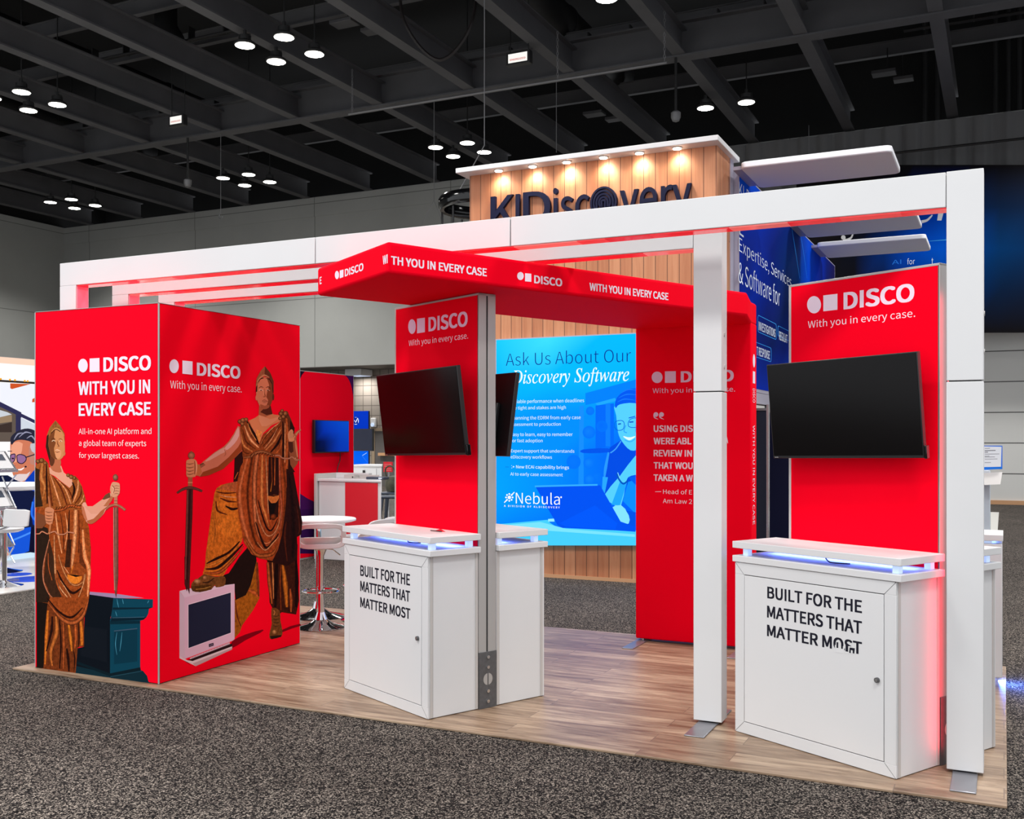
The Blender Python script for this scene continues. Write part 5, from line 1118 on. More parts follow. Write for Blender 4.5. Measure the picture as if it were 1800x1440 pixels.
# upper body
pr.crop(310, 630, 7.2)
pr.poly([(735, 1250), (860, 1150), (880, 1300), (800, 1440), (730, 1440)], (46, 16, 13))
pr.poly([(1310, 740), (1350, 690), (1400, 668), (1450, 770), (1495, 890), (1440, 920), (1412, 1020), (1440, 1340), (1470, 1440), (1380, 1440), (1330, 1440), (1300, 900)], (104, 48, 24), .8)
pr.poly([(1440, 780), (1495, 880), (1490, 960), (1430, 930)], (44, 18, 12)); pr.poly([(1420, 1040), (1440, 1340), (1500, 1440), (1390, 1440), (1395, 1100)], (46, 18, 12), .4)
pr.poly([(800, 860), (900, 780), (950, 860), (1040, 1080), (1100, 960), (1330, 800), (1340, 1000), (1345, 1270), (1330, 1300), (850, 1300), (835, 1230), (830, 1160), (806, 1000)], (140, 62, 26), 1)
pr.poly([(915, 790), (1000, 750), (1040, 720), (1060, 640), (1190, 670), (1225, 710), (1310, 722), (1322, 795), (1200, 850), (1095, 950), (1048, 1078), (1020, 1000), (950, 865)], (214, 120, 78), 0, 1)
pr.poly([(1010, 900), (1080, 930), (1050, 1070), (1000, 970)], (228, 134, 66), .7); pr.poly([(1040, 720), (1180, 770), (1300, 740), (1200, 830), (1080, 860)], (222, 136, 98), 0, 2)
pr.poly([(1045, 600), (1192, 600), (1215, 705), (1125, 742), (1040, 715)], (176, 88, 54), 0, 1); pr.poly([(1120, 620), (1192, 600), (1215, 705), (1140, 720), (1060, 680)], (88, 36, 22), 0, 1)
folds(pr, [([(890, 800), (980, 960), (1040, 1090)], [16, 40, 14], DK, DK2), ([(860, 850), (930, 1020), (1040, 1130)], [14, 44, 20], BL, BR), ([(840, 900), (880, 1050), (1000, 1150)], [12, 30, 14], DK2, BR), ([(820, 960), (850, 1100), (960, 1180)], [12, 34, 16], (216, 128, 66), BR), ([(815, 1060), (850, 1180), (920, 1210)], [10, 26, 12], DK2, BR), ([(900, 820), (940, 930), (1010, 1040)], [8, 20, 8], (230, 150, 84), BR),
    ([(1310, 810), (1180, 920), (1070, 1080)], [10, 30, 12], BL, BR), ([(1320, 850), (1210, 980), (1090, 1120)], [12, 34, 14], DK2, BR), ([(1320, 900), (1240, 1040), (1130, 1160)], [12, 36, 14], (224, 136, 76), BR), ([(1330, 960), (1280, 1080), (1190, 1190)], [12, 34, 14], DK, DK2), ([(1335, 1040), (1310, 1140), (1250, 1210)], [12, 30, 14], BR2, BR), ([(1250, 860), (1130, 990), (1060, 1110)], [6, 16, 6], DK, BR), ([(1280, 880), (1190, 1040), (1110, 1140)], [6, 14, 6], (232, 160, 110), BR),
    ([(1390, 760), (1400, 1000), (1395, 1400)], [40, 60, 40], BR2, DK2), ([(1345, 800), (1350, 1100), (1340, 1400)], [14, 26, 20], DK, DK2), ([(1375, 820), (1372, 1100), (1370, 1420)], [10, 20, 14], BL, BR)])
pr.crop(310, 820, 7.2)
# torso drapery
pr.poly([(880, -120), (1000, -165), (1150, -160), (1335, -110), (1385, -20), (1395, 250), (1375, 500), (1335, 850), (1285, 1050), (1212, 1197), (1060, 1168), (950, 1112), (850, 960), (782, 600), (752, 330), (772, 170), (812, 0)], (160, 66, 26), 1)
pr.poly([(1165, -120), (1290, -110), (1295, 365), (1285, 640), (1180, 680), (1155, 370)], (44, 17, 11), .5)
folds(pr, [([(1020, -150), (985, 200), (1000, 700), (1080, 940), (1180, 960), (1280, 800)], [60, 60, 50, 40, 30, 12], (216, 112, 64), DK2), ([(960, -140), (900, 300), (930, 700), (1010, 980), (1110, 1050)], [40, 40, 40, 44, 16], DK2, BR), ([(900, -110), (800, 300), (830, 640), (900, 900), (980, 1050)], [30, 50, 60, 50, 20], (208, 106, 60), BR), ([(1085, -140), (1080, 420), (1120, 600), (1170, 760)], [30, 50, 40, 14], (226, 130, 66), BR), ([(1130, -130), (1150, 300), (1160, 600)], [10, 20, 8], BL, DK2), ([(1030, 420), (1090, 640), (1150, 790), (1210, 800), (1280, 660)], [10, 22, 24, 20, 8], DK, DK2), ([(985, 400), (1050, 700), (1140, 870), (1230, 850), (1300, 700), (1330, 400)], [10, 22, 26, 24, 18, 8], (232, 140, 90), DK2), ([(1000, 700), (1080, 940), (1140, 1030), (1220, 960), (1290, 850)], [10, 30, 34, 30, 10], DK, DK2), ([(1020, 960), (1120, 1060), (1230, 960), (1300, 880)], [8, 20, 20, 8], BL, DK2), ([(1300, -100), (1310, 260), (1330, 600), (1290, 950)], [24, 34, 24, 10], (198, 92, 56), DK2), ([(1335, -100), (1380, 300), (1350, 700), (1310, 900)], [18, 26, 20, 8], BR, DK), ([(880, 930), (1000, 1110), (1120, 1130), (1220, 1100), (1280, 1000)], [20, 50, 56, 46, 12], (186, 92, 40), DK2), ([(1210, 180), (1190, 320)], [6, 14], GO, DK2), ([(1200, -110), (1210, 200)], 16, BR, DK2), ([(1245, -110), (1240, 240)], 16, BR2, DK2)])
pr.poly([(1155, 372), (1296, 366), (1270, 445), (1220, 474), (1178, 440)], (206, 108, 46), .6, 2); pr.poly([(1150, 370), (1220, 362), (1296, 366), (1225, 384)], (60, 24, 12)); pr.poly([(1165, 470), (1270, 460), (1230, 600), (1180, 600)], (22, 12, 10)); pr.circle(1225, 640, 40, (150, 62, 24), .6, rim=DK2)
pr.crop(310, 630, 7.2)
pr.stroke([(850, 1255), (930, 1245), (1000, 1200), (1080, 1182), (1160, 1205), (1235, 1232)], [20, 34, 40, 38, 34, 26], (176, 98, 56), .5, edge=DK2)
for q in range(8): pr.stroke([(930 + q*36, 1250 - q*8 + max(0, q-4)*16), (955 + q*36, 1205 - q*4 + max(0, q-4)*12)], 8, DK2)
pr.stroke([(850, 1255), (845, 1310), (870, 1330)], 12, BR2, .4, edge=DK2)
# raised far hand and scales
pr.poly([(1410, 1030), (1485, 1010), (1515, 1010), (1540, 1240), (1532, 1330), (1475, 1405), (1440, 1345), (1422, 1180)], (150, 78, 48), 0, 1); pr.poly([(1410, 1060), (1470, 1050), (1480, 1180), (1450, 1200), (1425, 1180)], (78, 34, 22)); pr.stroke([(1500, 1020), (1515, 1140), (1530, 1250)], [14, 24, 14], (206, 124, 88))
pr.poly([(1406, 960), (1440, 905), (1468, 905), (1480, 960), (1490, 1040), (1425, 1052)], (216, 136, 92), 0, 2)
for x in (1432, 1450, 1468): pr.stroke([(x, 1010), (x+4, 920)], [14, 12], (232, 158, 116), edge=(150, 84, 56))
pr.stroke([(1490, 1000), (1520, 950), (1572, 902)], [40, 36, 18], (220, 140, 100), edge=(150, 82, 56)); pr.stroke([(1488, 960), (1510, 990), (1495, 1040)], 16, (170, 98, 68))
pr.stroke([(1225, 1232), (1300, 1232), (1340, 1262), (1420, 1268), (1460, 1248), (1510, 1285), (1572, 1280)], [26, 20, 22, 22, 24, 30, 12], (206, 128, 96), .2, edge=(130, 66, 44)); pr.circle(1228, 1230, 18, (70, 30, 16)); pr.circle(1228, 1230, 9, (190, 104, 60)); pr.circle(1503, 1268, 13, (232, 160, 110), rim=(140, 76, 50))
for x, y, r in ((800, 800, 28), (840, 785, 32), (880, 775, 26), (830, 830, 26), (1320, 700, 30), (1335, 665, 22), (1380, 700, 34), (1310, 760, 24), (1350, 740, 26)): pr.circle(x, y, r, (196, 116, 66), .8, rim=DK2)
# near arm, fist, pommel
pr.poly([(775, 855), (720, 960), (660, 1050), (600, 1115), (480, 1190), (345, 1300), (290, 1350), (290, 1500), (410, 1480), (590, 1400), (735, 1265), (830, 1165), (808, 1000), (800, 870)], (206, 112, 84), 0, 1)
pr.poly([(780, 870), (740, 950), (680, 1050), (610, 1130), (640, 1160), (730, 1080), (790, 980)], (226, 160, 150), 0, 2); pr.poly([(600, 1130), (480, 1200), (360, 1300), (420, 1290), (560, 1210), (620, 1180)], (222, 150, 132), 0, 2)
pr.poly([(830, 1160), (735, 1265), (590, 1400), (410, 1480), (290, 1500), (330, 1440), (520, 1370), (660, 1250), (780, 1120), (812, 1060)], (150, 62, 28), 0, 1); pr.stroke([(605, 1150), (620, 1210), (600, 1240)], [6, 14, 5], (176, 92, 66))
pr.poly([(280, 1350), (330, 1318), (365, 1350), (300, 1395)], (150, 80, 56)); pr.stroke([(285, 1352), (345, 1330)], 8, (70, 34, 24))
pr.poly([(250, 1340), (290, 1345), (320, 1440), (290, 1490), (225, 1480), (215, 1400)], (186, 100, 60), 0, 1)
pr.circle(187, 1230, 44, (196, 116, 84), .3, ry=48, rim=(110, 54, 36)); pr.stroke([(184, 1172), (184, 1186)], 14, (130, 70, 50))
pr.poly([(120, 1310), (140, 1285), (190, 1272), (240, 1285), (262, 1340), (255, 1440), (232, 1500), (130, 1500), (122, 1420)], (206, 122, 84), 0, 2)
for y in (1332, 1378, 1422, 1462): pr.stroke([(124, y), (165, y+8), (216, y-4)], [4, 11, 5], (110, 54, 36))
pr.stroke([(226, 1300), (236, 1380), (226, 1470)], [10, 26, 10], (150, 78, 50)); pr.stroke([(240, 1300), (250, 1380), (243, 1450)], [8, 16, 8], (226, 150, 110))
# head
pr.poly([(1012, 280), (1060, 250), (1120, 238), (1190, 270), (1216, 330), (1222, 450), (1200, 560), (1165, 625), (1110, 645), (1062, 622), (1024, 545), (1006, 450)], (214, 118, 84), 0, 2)
pr.poly([(1140, 250), (1195, 275), (1218, 340), (1224, 450), (1202, 560), (1168, 625), (1115, 645), (1140, 590), (1158, 530), (1135, 490), (1148, 420), (1170, 340)], (132, 60, 34), 0, 2); pr.poly([(1060, 580), (1110, 600), (1165, 590), (1165, 625), (1110, 645), (1062, 622)], (168, 84, 54), 0, 2)
pr.circle(1010, 500, 13, (216, 120, 86), ry=34); pr.circle(1222, 490, 12, (90, 40, 24), ry=44)
pr.stroke([(1040, 408), (1065, 394), (1092, 410)], [4, 13, 4], (236, 186, 160)); pr.circle(1068, 404, 8, (44, 22, 16)); pr.stroke([(1132, 412), (1155, 398), (1182, 412)], [4, 13, 4], (206, 146, 116)); pr.circle(1154, 406, 8, (44, 22, 16))
pr.stroke([(1036, 378), (1066, 360), (1098, 372)], [4, 11, 5], (112, 54, 34)); pr.stroke([(1128, 372), (1160, 362), (1192, 384)], [5, 11, 4], (70, 30, 18)); pr.stroke([(1112, 385), (1110, 440), (1120, 480), (1092, 488)], [5, 10, 18, 6], (160, 78, 50)); pr.stroke([(1102, 400), (1100, 460)], 9, (230, 146, 108))
pr.stroke([(1080, 540), (1110, 528), (1150, 544)], [4, 12, 4], (160, 74, 54)); pr.stroke([(1082, 546), (1112, 550), (1150, 546)], [3, 7, 3], (80, 30, 22)); pr.stroke([(1088, 560), (1115, 566), (1146, 556)], [4, 12, 4], (196, 104, 80))
pr.poly([(1006, 360), (1002, 430), (1018, 420), (1022, 330), (1060, 268), (1112, 248), (1170, 270), (1205, 330), (1215, 440), (1226, 440), (1228, 330), (1190, 260), (1060, 240)], (58, 26, 16))
pr.poly([(1117, 100), (1062, 160), (1012, 255), (1000, 350), (1012, 330), (1050, 262), (1110, 225), (1170, 250), (1210, 320), (1226, 430), (1228, 290), (1185, 185)], (158, 84, 54), .6); pr.poly([(1117, 100), (1110, 225), (1170, 250), (1210, 320), (1226, 430), (1228, 290), (1185, 185)], (104, 48, 28), .4); pr.stroke([(1015, 300), (1055, 248), (1110, 215), (1172, 242)], [8, 18, 20, 8], (200, 124, 84))
# lettering
pr.crop(40, 520, 2.058)
pr.circle(546, 255, 17, LT, ry=25, n=28)
pr.crop(310, 630, 7.2); pr.poly([(72, 28), (200, 40), (200, 208), (72, 195)], LT); pr.text('DISCO', 255, 212, 806, 52, LT, bold=.044, y1=247)
pr.crop(0, 0, 1); pr.text('With you in every case.', 298.5, 682.5, 424, 669, (250, 220, 226), y1=686)
mb.build('side_print', t)
for x, y in ((BX1-.03, BY1-.03), (BX0+.03, BY0+.03)): mb = MB(); mb.cyl((x, y, .0142), (x, y, .03), .018, 'aluminium', 10); mb.build('levelling_foot', t)

# ---- three white portal frames, one behind the other
def portal(lab, x0, x1, y, zb, zt, w, left_z, post=True, seams=(), pseam=None, d=.115, rear=.22):
    t = thing('portal_frame', lab, 'portal frame', ((x0+x1)/2, y, 0), 0, 'white portal frames of the booth')
    g = .003
    cuts = [x0] + sorted(seams) + [x1 - (w if post else 0)]
    for a, b_ in zip(cuts[:-1], cuts[1:]):
        mb = MB(); mb.box((a + (g if a != x0 else 0), y, zb), (b_ - (g if b_ != x1 else 0), y+d, zt), 'white_laminate'); mb.build('lintel', t, bevel=.003)
    mb = MB(); mb.box((x0+.01, y+.01, zb+.01), (x1-.02, y+d-.01, zt-.012), 'gap'); mb.build('inner_core', t)
    mb = MB(); mb.box((x0, y, left_z), (x0+w, y+d, zb-.0), 'white_laminate'); mb.build('left_post', t, bevel=.002)
    if post:
        mb = MB(); 
        zs = [.03, pseam, zt+.002] if pseam else [.03, zt+.002]
        for a, b_ in zip(zs[:-1], zs[1:]): mb.box((x1-w, y-.002, a + (g if a > .1 else 0)), (x1, y+d, b_ - (g if b_ < zt else 0)), 'white_laminate')
        mb.box((x1-w+.01, y+.008, .05), (x1-.01, y+d-.01, zb), 'gap'); mb.build('right_post', t, bevel=.003)
        mb = MB(); xm = x1-w*.5; mb.prism([(xm-.055, y-.28), (xm+.055, y-.28), (xm+.055, y+d+rear), (xm-.055, y+d+rear)], .0142, .022, 'foot_steel'); mb.build('foot_plate', t, bevel=.006)
        mb = MB(); mb.box((xm-.03, y+.03, .022), (xm+.03, y+d-.03, .05), 'gap'); mb.build('foot_spigot', t)
        for zz in (pseam + .14, pseam + .32): mb = MB(); mb.cyl((x1, y+d*.5, zz), (x1+.004, y+d*.5, zz), .012, 'white_edge', 12); mb.build('cover_cap', t)
    mb = MB(); mb.box((x0+w+.002, y+.012, zb-.006), (x1-(w if post else 0)-.002, y+d-.008, zb-.0004), 'led_acrylic'); mb.build('light_strip', t)
    mb = MB(); mb.box((x0+w+.0005, y+.012, left_z+.002), (x0+w+.005, y+d-.008, zb-.007), 'led_acrylic_post')
    mb.build('post_light_strip', t)
    return t
X1s = [on_y(554, 440, 5.30).x, on_y(897, 400, 5.30).x]
portal('front and widest white portal frame, spanning from closet to right kiosk', -6.162, -.086, 5.30, 2.70, 2.866, .161, BH+.004, True, X1s, 1.872, rear=.01)
portal('middle white portal frame, its slim post between the two kiosks', -5.988, -1.405, 5.62, 2.664, 2.832, .160, BH+.004, True, (), 1.86)
portal('rear white portal frame, its beam resting behind the red arch', -5.847, -3.05, 5.94, 2.636, 2.80, .158, BH+.004, False)
lamp('portal_glow', 'AREA', (-.262, 5.37, 1.2), 2.2, (1, .03, .06), 2.2, (0, math.radians(-90), 0), size_y=.08)

# ---- red fabric arch: canopy over the left kiosk, leg behind
A_, B_, C_, E_, E2, D2, D_ = (-2.878, 4.525), (-3.716, 5.06), (-1.622, 7.20), (-1.70, 7.69), (-1.70, 7.87), (-2.606, 7.87), (-2.606, 7.69)
CZ0, CZ1 = 2.456, 2.622
arch = t = thing('fabric_arch', 'red stretch-fabric arch reaching from the left kiosk to a wide red leg', 'arch', (-2.15, 7.78, 0))
mb = MB(); mb.prism([A_, C_, E_, E2, D2, D_, B_], CZ0, CZ1, 'red_fabric'); mb.build('canopy', t, bevel=.018, seg=3)
mb = MB(); mb.prism([E_, E2, D2, D_], .035, CZ0+.01, 'red_fabric'); mb.build('leg', t, bevel=.012, seg=3)
def fascia(P, Q):
    e = Vector((Q[0]-P[0], Q[1]-P[1])); e.normalize(); return Plane(P, (e.x, e.y), (e.y, -e.x))
mb = MB()
pr = Print(mb, fascia(B_, A_), 'printed_fabric', base=.001); pr.crop(540, 400, 8.18)
pr.circle(430, 684, 30, LT, ry=60); pr.poly([(470, 620), (524, 604), (524, 712), (470, 732)], LT); pr.text('DISCO', 543, 704, 811, 600, LT, bold=.044, y1=636)
pr.text('WI', 1090, 532, 1160, 408, LT, bold=.04, y1=518); pr.text('E', 182, 816, 210, 714, LT, bold=.04, y1=810)
pr = Print(mb, fascia(A_, C_), 'printed_fabric', base=.001); pr.crop(540, 380, 2.25)
pr.text('TH YOU IN EVERY CASE', 331, 190, 710, 157, LT, bold=.04, y1=236)
pr.circle(843, 237, 13, LT, ry=16); pr.poly([(861, 226), (886, 228), (886, 260), (861, 258)], LT); pr.text('DISCO', 897, 264, 1008, 233, LT, bold=.044, y1=276)
pr.text('WITH YOU IN EVERY CASE', 1116, 293, 1428, 263, LT, bold=.04, y1=327)
mb.build('fascia_lettering', t)
mb = MB(); pr = Print(mb, Plane((-2.606, 7.69), (1, 0), (0, -1)), 'printed_fabric', base=.001); pr.crop(1140, 640, 5.541)
L2 = (226, 196, 220)
pr.circle(84, 130, 53, L2, ry=56, n=28); pr.poly([(160, 72), (266, 70), (266, 182), (160, 184)], L2); pr.text('DISCO', 314, 176, 830, 70, L2, bold=.044, y1=163)
pr.text('With you in every case.', 40, 284, 843, 238, L2, y1=264)
for cx in (72, 127): pr.circle(cx, 492, 23, L2); pr.stroke([(cx-20, 496), (cx-12, 522), (cx+22, 538)], [10, 12, 3], L2)
for i, s in enumerate(('USING DIS', 'WERE ABL', 'REVIEW IN', 'THAT WOU', 'TAKEN A W')):
    y = (660, 780, 898, 1017, 1136)[i]; pr.text(s, 50, y, (432, 418, 424, 432, 432)[i], y-62, (240, 214, 226), bold=.04, y1=y-4)
pr.text('A', 747, 770, 776, 710, (240, 214, 226), bold=.04)
pr.stroke([(66, 1244), (124, 1243)], 5, (240, 214, 226)); pr.text('Head of E', 142, 1264, 424, 1222, (240, 220, 228)); pr.text('Am Law 2', 140, 1355, 424, 1312, (240, 220, 228))
# downward lettering on the leg's narrow right side
pl = Plane((-1.70, 7.69), (0, 1), (1, 0)); pr = Print(mb, pl, 'printed_fabric', base=.001)
u0 = .045; zt = on_x(1326, 623, -1.70).z; zb = on_x(1326, 922, -1.70).z
def down(txt, z_top, z_bot, h, bold):
    V, Fc = glyphs(txt, 'sans', bold); a = min(p[0] for p in V); b_ = max(p[0] for p in V); H, _ = glyphs('H', 'sans', bold); hs = max(p[1] for p in H); k = (z_top-z_bot)/(b_-a)
    U = [(u0 + p[1]*h/hs, z_top - (p[0]-a)*k) for p in V]; fs = [f for f in Fc]
    pr._add(U, [f[::-1] for f in fs] if pr.flip(U, fs) else fs, pr.ink(LT))
pr.polyuv([(u0+.04+.04*math.cos(i*.314), zt-.05+.05*math.sin(i*.314)) for i in range(20)], LT); pr.polyuv([(u0, zt-.22), (u0+.08, zt-.22), (u0+.08, zt-.13), (u0, zt-.13)], LT)
down('DISCO', zt-.26, on_x(1326, 708, -1.70).z, .08, 0); down('WITH YOU IN EVERY CASE', on_x(1326, 748, -1.70).z, zb, .07, 0)
mb.build('leg_lettering', t)
for x in (-2.56, -1.76):
    mb = MB(); mb.prism([(x-.045, 7.36), (x+.045, 7.36), (x+.045, 8.05 if False else 7.93), (x-.045, 7.93)], .0142, .021, 'foot_steel'); f = mb.build('foot_plate', t, bevel=.006)
    mb = MB(); mb.cyl((x, 7.74, .021), (x, 7.74, .06), .014, 'chrome', 12); mb.build('bolt', f, root=t)

# ---- double-sided kiosks: frame, printed faces, two counters; screens on arms
def kiosk(Cn, phi, W, xr, lab, clab, front_print, door_text):
    rz = -math.radians(phi)
    t = thing('kiosk_tower', lab, 'kiosk', (Cn[0], Cn[1], 0), rz); T = WM[t.name]
    y0, y1, h = .345, .472, 2.452
    x1, x0 = xr, xr - .905
    mb = MB(T); mb.box((x0, y0+.004, .016), (x1-.004, y1-.004, h), 'aluminium')
    mb.box((x0-.006, y0, .016), (x0+.012, y1, h), 'white_edge'); mb.box((x0, y0, h-.012), (x1, y1, h+.001), 'aluminium')
    for ya, yb in ((y0, y0+.058), (y1-.058, y1)): mb.box((x1-.006, ya, .016), (x1, yb, h), 'aluminium')
    mb.build('frame', t, bevel=.002)
    mb = MB(T); mb.box((x1-.004, y0+.058, .02), (x1-.003, y1-.058, h-.01), 'gap'); mb.build('channel', t)
    mb = MB(T); mb.box((x1-.002, y0-.001, .0145), (x1+.006, y1+.001, .345), 'steel_plate'); bp_ = mb.build('base_plate', t, bevel=.001)
    for z in (.055, .115, .255, .315): mb = MB(T); mb.cyl((x1+.006, (y0+y1)/2, z), (x1+.014, (y0+y1)/2, z), .010, 'bolt', 12); mb.build('bolt', bp_, root=t)
    mb = MB(T)
    for sy in (-1, 1):
        P = [(x1+.0075, (y0+y1)/2 + sy*(.004 + .03*math.sin(math.pi*q/10)), .185 - .034*math.cos(math.pi*q/10)) for q in range(11)]
        mb.add(P, [tuple(range(11)) if sy > 0 else tuple(range(10, -1, -1))], 'aluminium')
    mb.build('slotted_disc', bp_, root=t)
    e = (math.cos(rz), math.sin(rz)); e2 = (-math.sin(rz), math.cos(rz))
    org = T @ Vector((0, y0, 0))
    mb = MB(); pl = Plane((org.x, org.y), e, (-e2[0], -e2[1])); pr = Print(mb, pl, 'printed_fabric', base=.001)
    pr.polyuv([(x0+.012, .03), (x1-.010, .03), (x1-.010, h-.012), (x0+.012, h-.012)], (248, 0, 32)); front_print(pr); mb.build('front_print', t)
    mb = MB(T); mb.box((x0+.012, y1-.003, .03), (x1-.010, y1+.001, h-.012), 'red_fabric'); mb.build('rear_print', t)
    # counters
    def counter(ya, yb, s, lab2, lettered):
        """s = -1: front to the viewer, +1: faces away"""
        yf, yk = (ya, yb) if s < 0 else (yb, ya)
        cx0, cx1 = -W, 0.0
        k = thing('counter_cabinet', lab2, 'counter', tuple(T @ Vector(((cx0+cx1)/2, (ya+yb)/2, 0))), rz); 
        lo, hi = min(ya, yb), max(ya, yb)
        mb = MB(T); mb.box((cx0, lo, .017), (cx1, hi, .932), 'white_laminate'); mb.build('body', k, bevel=.003)
        o = .0035*s
        mb = MB(T); f = .062
        ft = .012
        def fb(xa, xb, za, zb): 
            yy = (yf, yf + s*ft); mb.box((xa, min(yy), za), (xb, max(yy), zb), 'white_laminate')
        fb(cx0, cx1, .017, .017+f); fb(cx0, cx1, .932-f, .932); fb(cx0, cx0+f, .017+f, .932-f); fb(cx1-f, cx1, .017+f, .932-f); mb.build('front_frame', k, bevel=.0015)
        mb = MB(T); 
        for (xa, za, xb, zb) in ((cx0, .017, cx0+f, .017+f), (cx1, .017, cx1-f, .017+f), (cx0, .932, cx0+f, .932-f), (cx1, .932, cx1-f, .932-f)):
            d = Vector((xb-xa, zb-za)).normalized(); n_ = Vector((-d.y, d.x))*.0009; yy = yf + s*(ft+.0004)
            mb.add([(xa+n_.x, yy, za+n_.y), (xa-n_.x, yy, za-n_.y), (xb-n_.x, yy, zb-n_.y), (xb+n_.x, yy, zb+n_.y)], [(0, 1, 2, 3)], 'gap')
        mb.build('mitre_joint', k)
        mb = MB(T); yy = (yf, yf+s*.001); mb.box((cx0+f, min(yy), .017+f), (cx1-f, max(yy), .932-f), 'gap'); mb.build('door_gap', k)
        mb = MB(T); yy = (yf+s*.001, yf+s*.013); g = .004; mb.box((cx0+f+g, min(yy), .017+f+g), (cx1-f-g, max(yy), .932-f-g), 'white_plastic'); dr = mb.build('door', k, bevel=.0012)
        mb = MB(T); yy = yf + s*.013; lx = cx1-f-.035 if s < 0 else cx0+f+.035
        mb.cyl((lx, yy, .46), (lx, yy+s*.012, .46), .0125, 'steel_plate', 14); mb.cyl((lx, yy+s*.012, .46), (lx, yy+s*.014, .46), .008, 'bolt', 12); mb.build('lock', dr, root=k)
        if lettered:
            og = T @ Vector((0, yf + s*.013, 0)); mb = MB(); pr = Print(mb, Plane((og.x, og.y), e, (-e2[0], -e2[1])), 'printed_board', base=.0005); lettered(pr); mb.build('door_lettering', dr, root=k)
        mb = MB(T)
        for (xx, sg) in ((cx0, -1), (cx1, 1)):
            for yy, w_ in ((lo+.002, .018), (hi-.020, .018)): mb.box((min(xx, xx+sg*.004), yy, .02), (max(xx, xx+sg*.004), yy+w_, .930), 'white_edge')
            mb.box((min(xx, xx+sg*.001), lo+.020, .02), (max(xx, xx+sg*.001), lo+.023, .93), 'gap')
        mb.build('side_trim', k)
        sl, sh = (lo-.018, hi+.001) if s < 0 else (lo-.001, hi+.018)
        mb = MB(T); mb.box((cx0-.015, sl, .934), (cx1+.03, sh, .968), 'white_laminate'); mb.build('lower_top', k, bevel=.0025)
        mb = MB(T); mb.box((cx0-.015, sl, 1.008), (cx1+.03, sh, 1.044), 'white_laminate'); ut = mb.build('upper_top', k, bevel=.0025)
        for xx in (cx0+.05, cx1-.02):
            for yy in (lo+.03, hi-.05):
                mb = MB(T); mb.box((xx-.017, yy-.017, .968), (xx+.017, yy+.017, 1.008), 'frosted'); mb.build('spacer', k, bevel=.002)
        mb = MB(T)
        yl = hi - .055 if s < 0 else lo + .055
        mb.box((cx0+.08, yl-.006, 1.002), (cx1-.08, yl+.006, 1.0075), 'frosted')
        n = 15
        for q in range(n):
            xx = cx0+.1 + (cx1-cx0-.2)*q/(n-1); mb.box((xx-.006, yl-.004, 1.0005), (xx+.006, yl+.004, 1.002), 'led_dot')
        mb.build('led_strip', ut, root=k)
        c = T @ Vector(((cx0+cx1)/2, yl + s*.05, 1.0)); lamp('led_glow', 'AREA', tuple(c), 1.9, (.12, .19, 1), W-.1, (0, 0, rz), size_y=.09)
        return k
    counter(0.0, .341, -1, clab[0], door_text)
    counter(.477, .84, 1, clab[1], None)
    return t, T
def fp_left(pr):
    pr.crop(540, 380, 2.25); c = (240, 206, 232)
    pr.circle(415, 437, 15, c, ry=29, n=28); pr.poly([(435, 406), (466, 402), (466, 459), (435, 464)], c); pr.text('DISCO', 480, 455, 635, 400, c, bold=.044, y1=430)
    pr.text('With you in every case.', 402, 514, 637, 492, (246, 216, 232), y1=484)
def fp_right(pr):
    pr.crop(1260, 260, 3.43); c = (244, 222, 238)
    pr.circle(587, 946, 42, c, ry=52, n=28); pr.poly([(643, 890), (728, 880), (728, 976), (643, 986)], c); pr.text('DISCO', 765, 972, 1192, 872, c, bold=.044, y1=924)
    pr.text('With you in every case.', 550, 1087, 1197, 1046, (250, 226, 236), y1=1020)
INK = (36, 36, 46)
def dt_left(pr):
    pr.crop(520, 860, 3.2717)
    pr.text('BUILT FOR THE', 371, 496, 657, 436, INK, bold=.034, y1=549); pr.text('MATTERS THAT', 371, 584, 657, 526, INK, bold=.034, y1=648); pr.text('MATTER MOST', 371, 676, 659, 620, INK, bold=.034, y1=745)
def dt_right(pr):
    pr.crop(1180, 880, 2.571)
    pr.text('BUILT FOR THE', 434, 440, 862, 388, INK, bold=.034, y1=507); pr.text('MATTERS THAT', 433, 527, 862, 474, INK, bold=.034, y1=600); pr.text('MATTER MOST', 433, 611, 862, 560, INK, bold=.034, y1=694)
    # the worn patch over the end of the last word
    W_ = (219, 219, 220)
    pr.poly([(740, 652), (782, 660), (782, 692), (740, 686)], W_); pr.poly([(747, 640), (755, 641), (755, 667), (747, 666)], INK); pr.poly([(768, 644), (776, 645), (776, 671), (768, 670)], INK)
    pr.poly([(786, 656), (832, 662), (832, 694), (786, 690)], W_); pr.poly([(788, 652), (800, 655), (800, 684), (788, 682)], INK); pr.poly([(806, 664), (830, 668), (828, 692), (820, 691), (820, 678), (812, 676), (812, 690), (804, 688)], INK)
kl, TL = kiosk((-2.924, 5.034), 25.5, .938, .002, 'red kiosk tower carrying the arch, its grey edge and bolted base plate in view', ('white counter on the front of the left kiosk, its door lettered', 'white counter behind the left kiosk, plain side in view'), fp_left, dt_left)
kr, TR = kiosk((-.447, 5.09), 28.5, .98, .002, 'tall red kiosk tower standing alone beside the front right post', ('white counter on the front of the right kiosk, door lettering worn', 'white counter behind the right kiosk, a sliver past the post'), fp_right, dt_right)

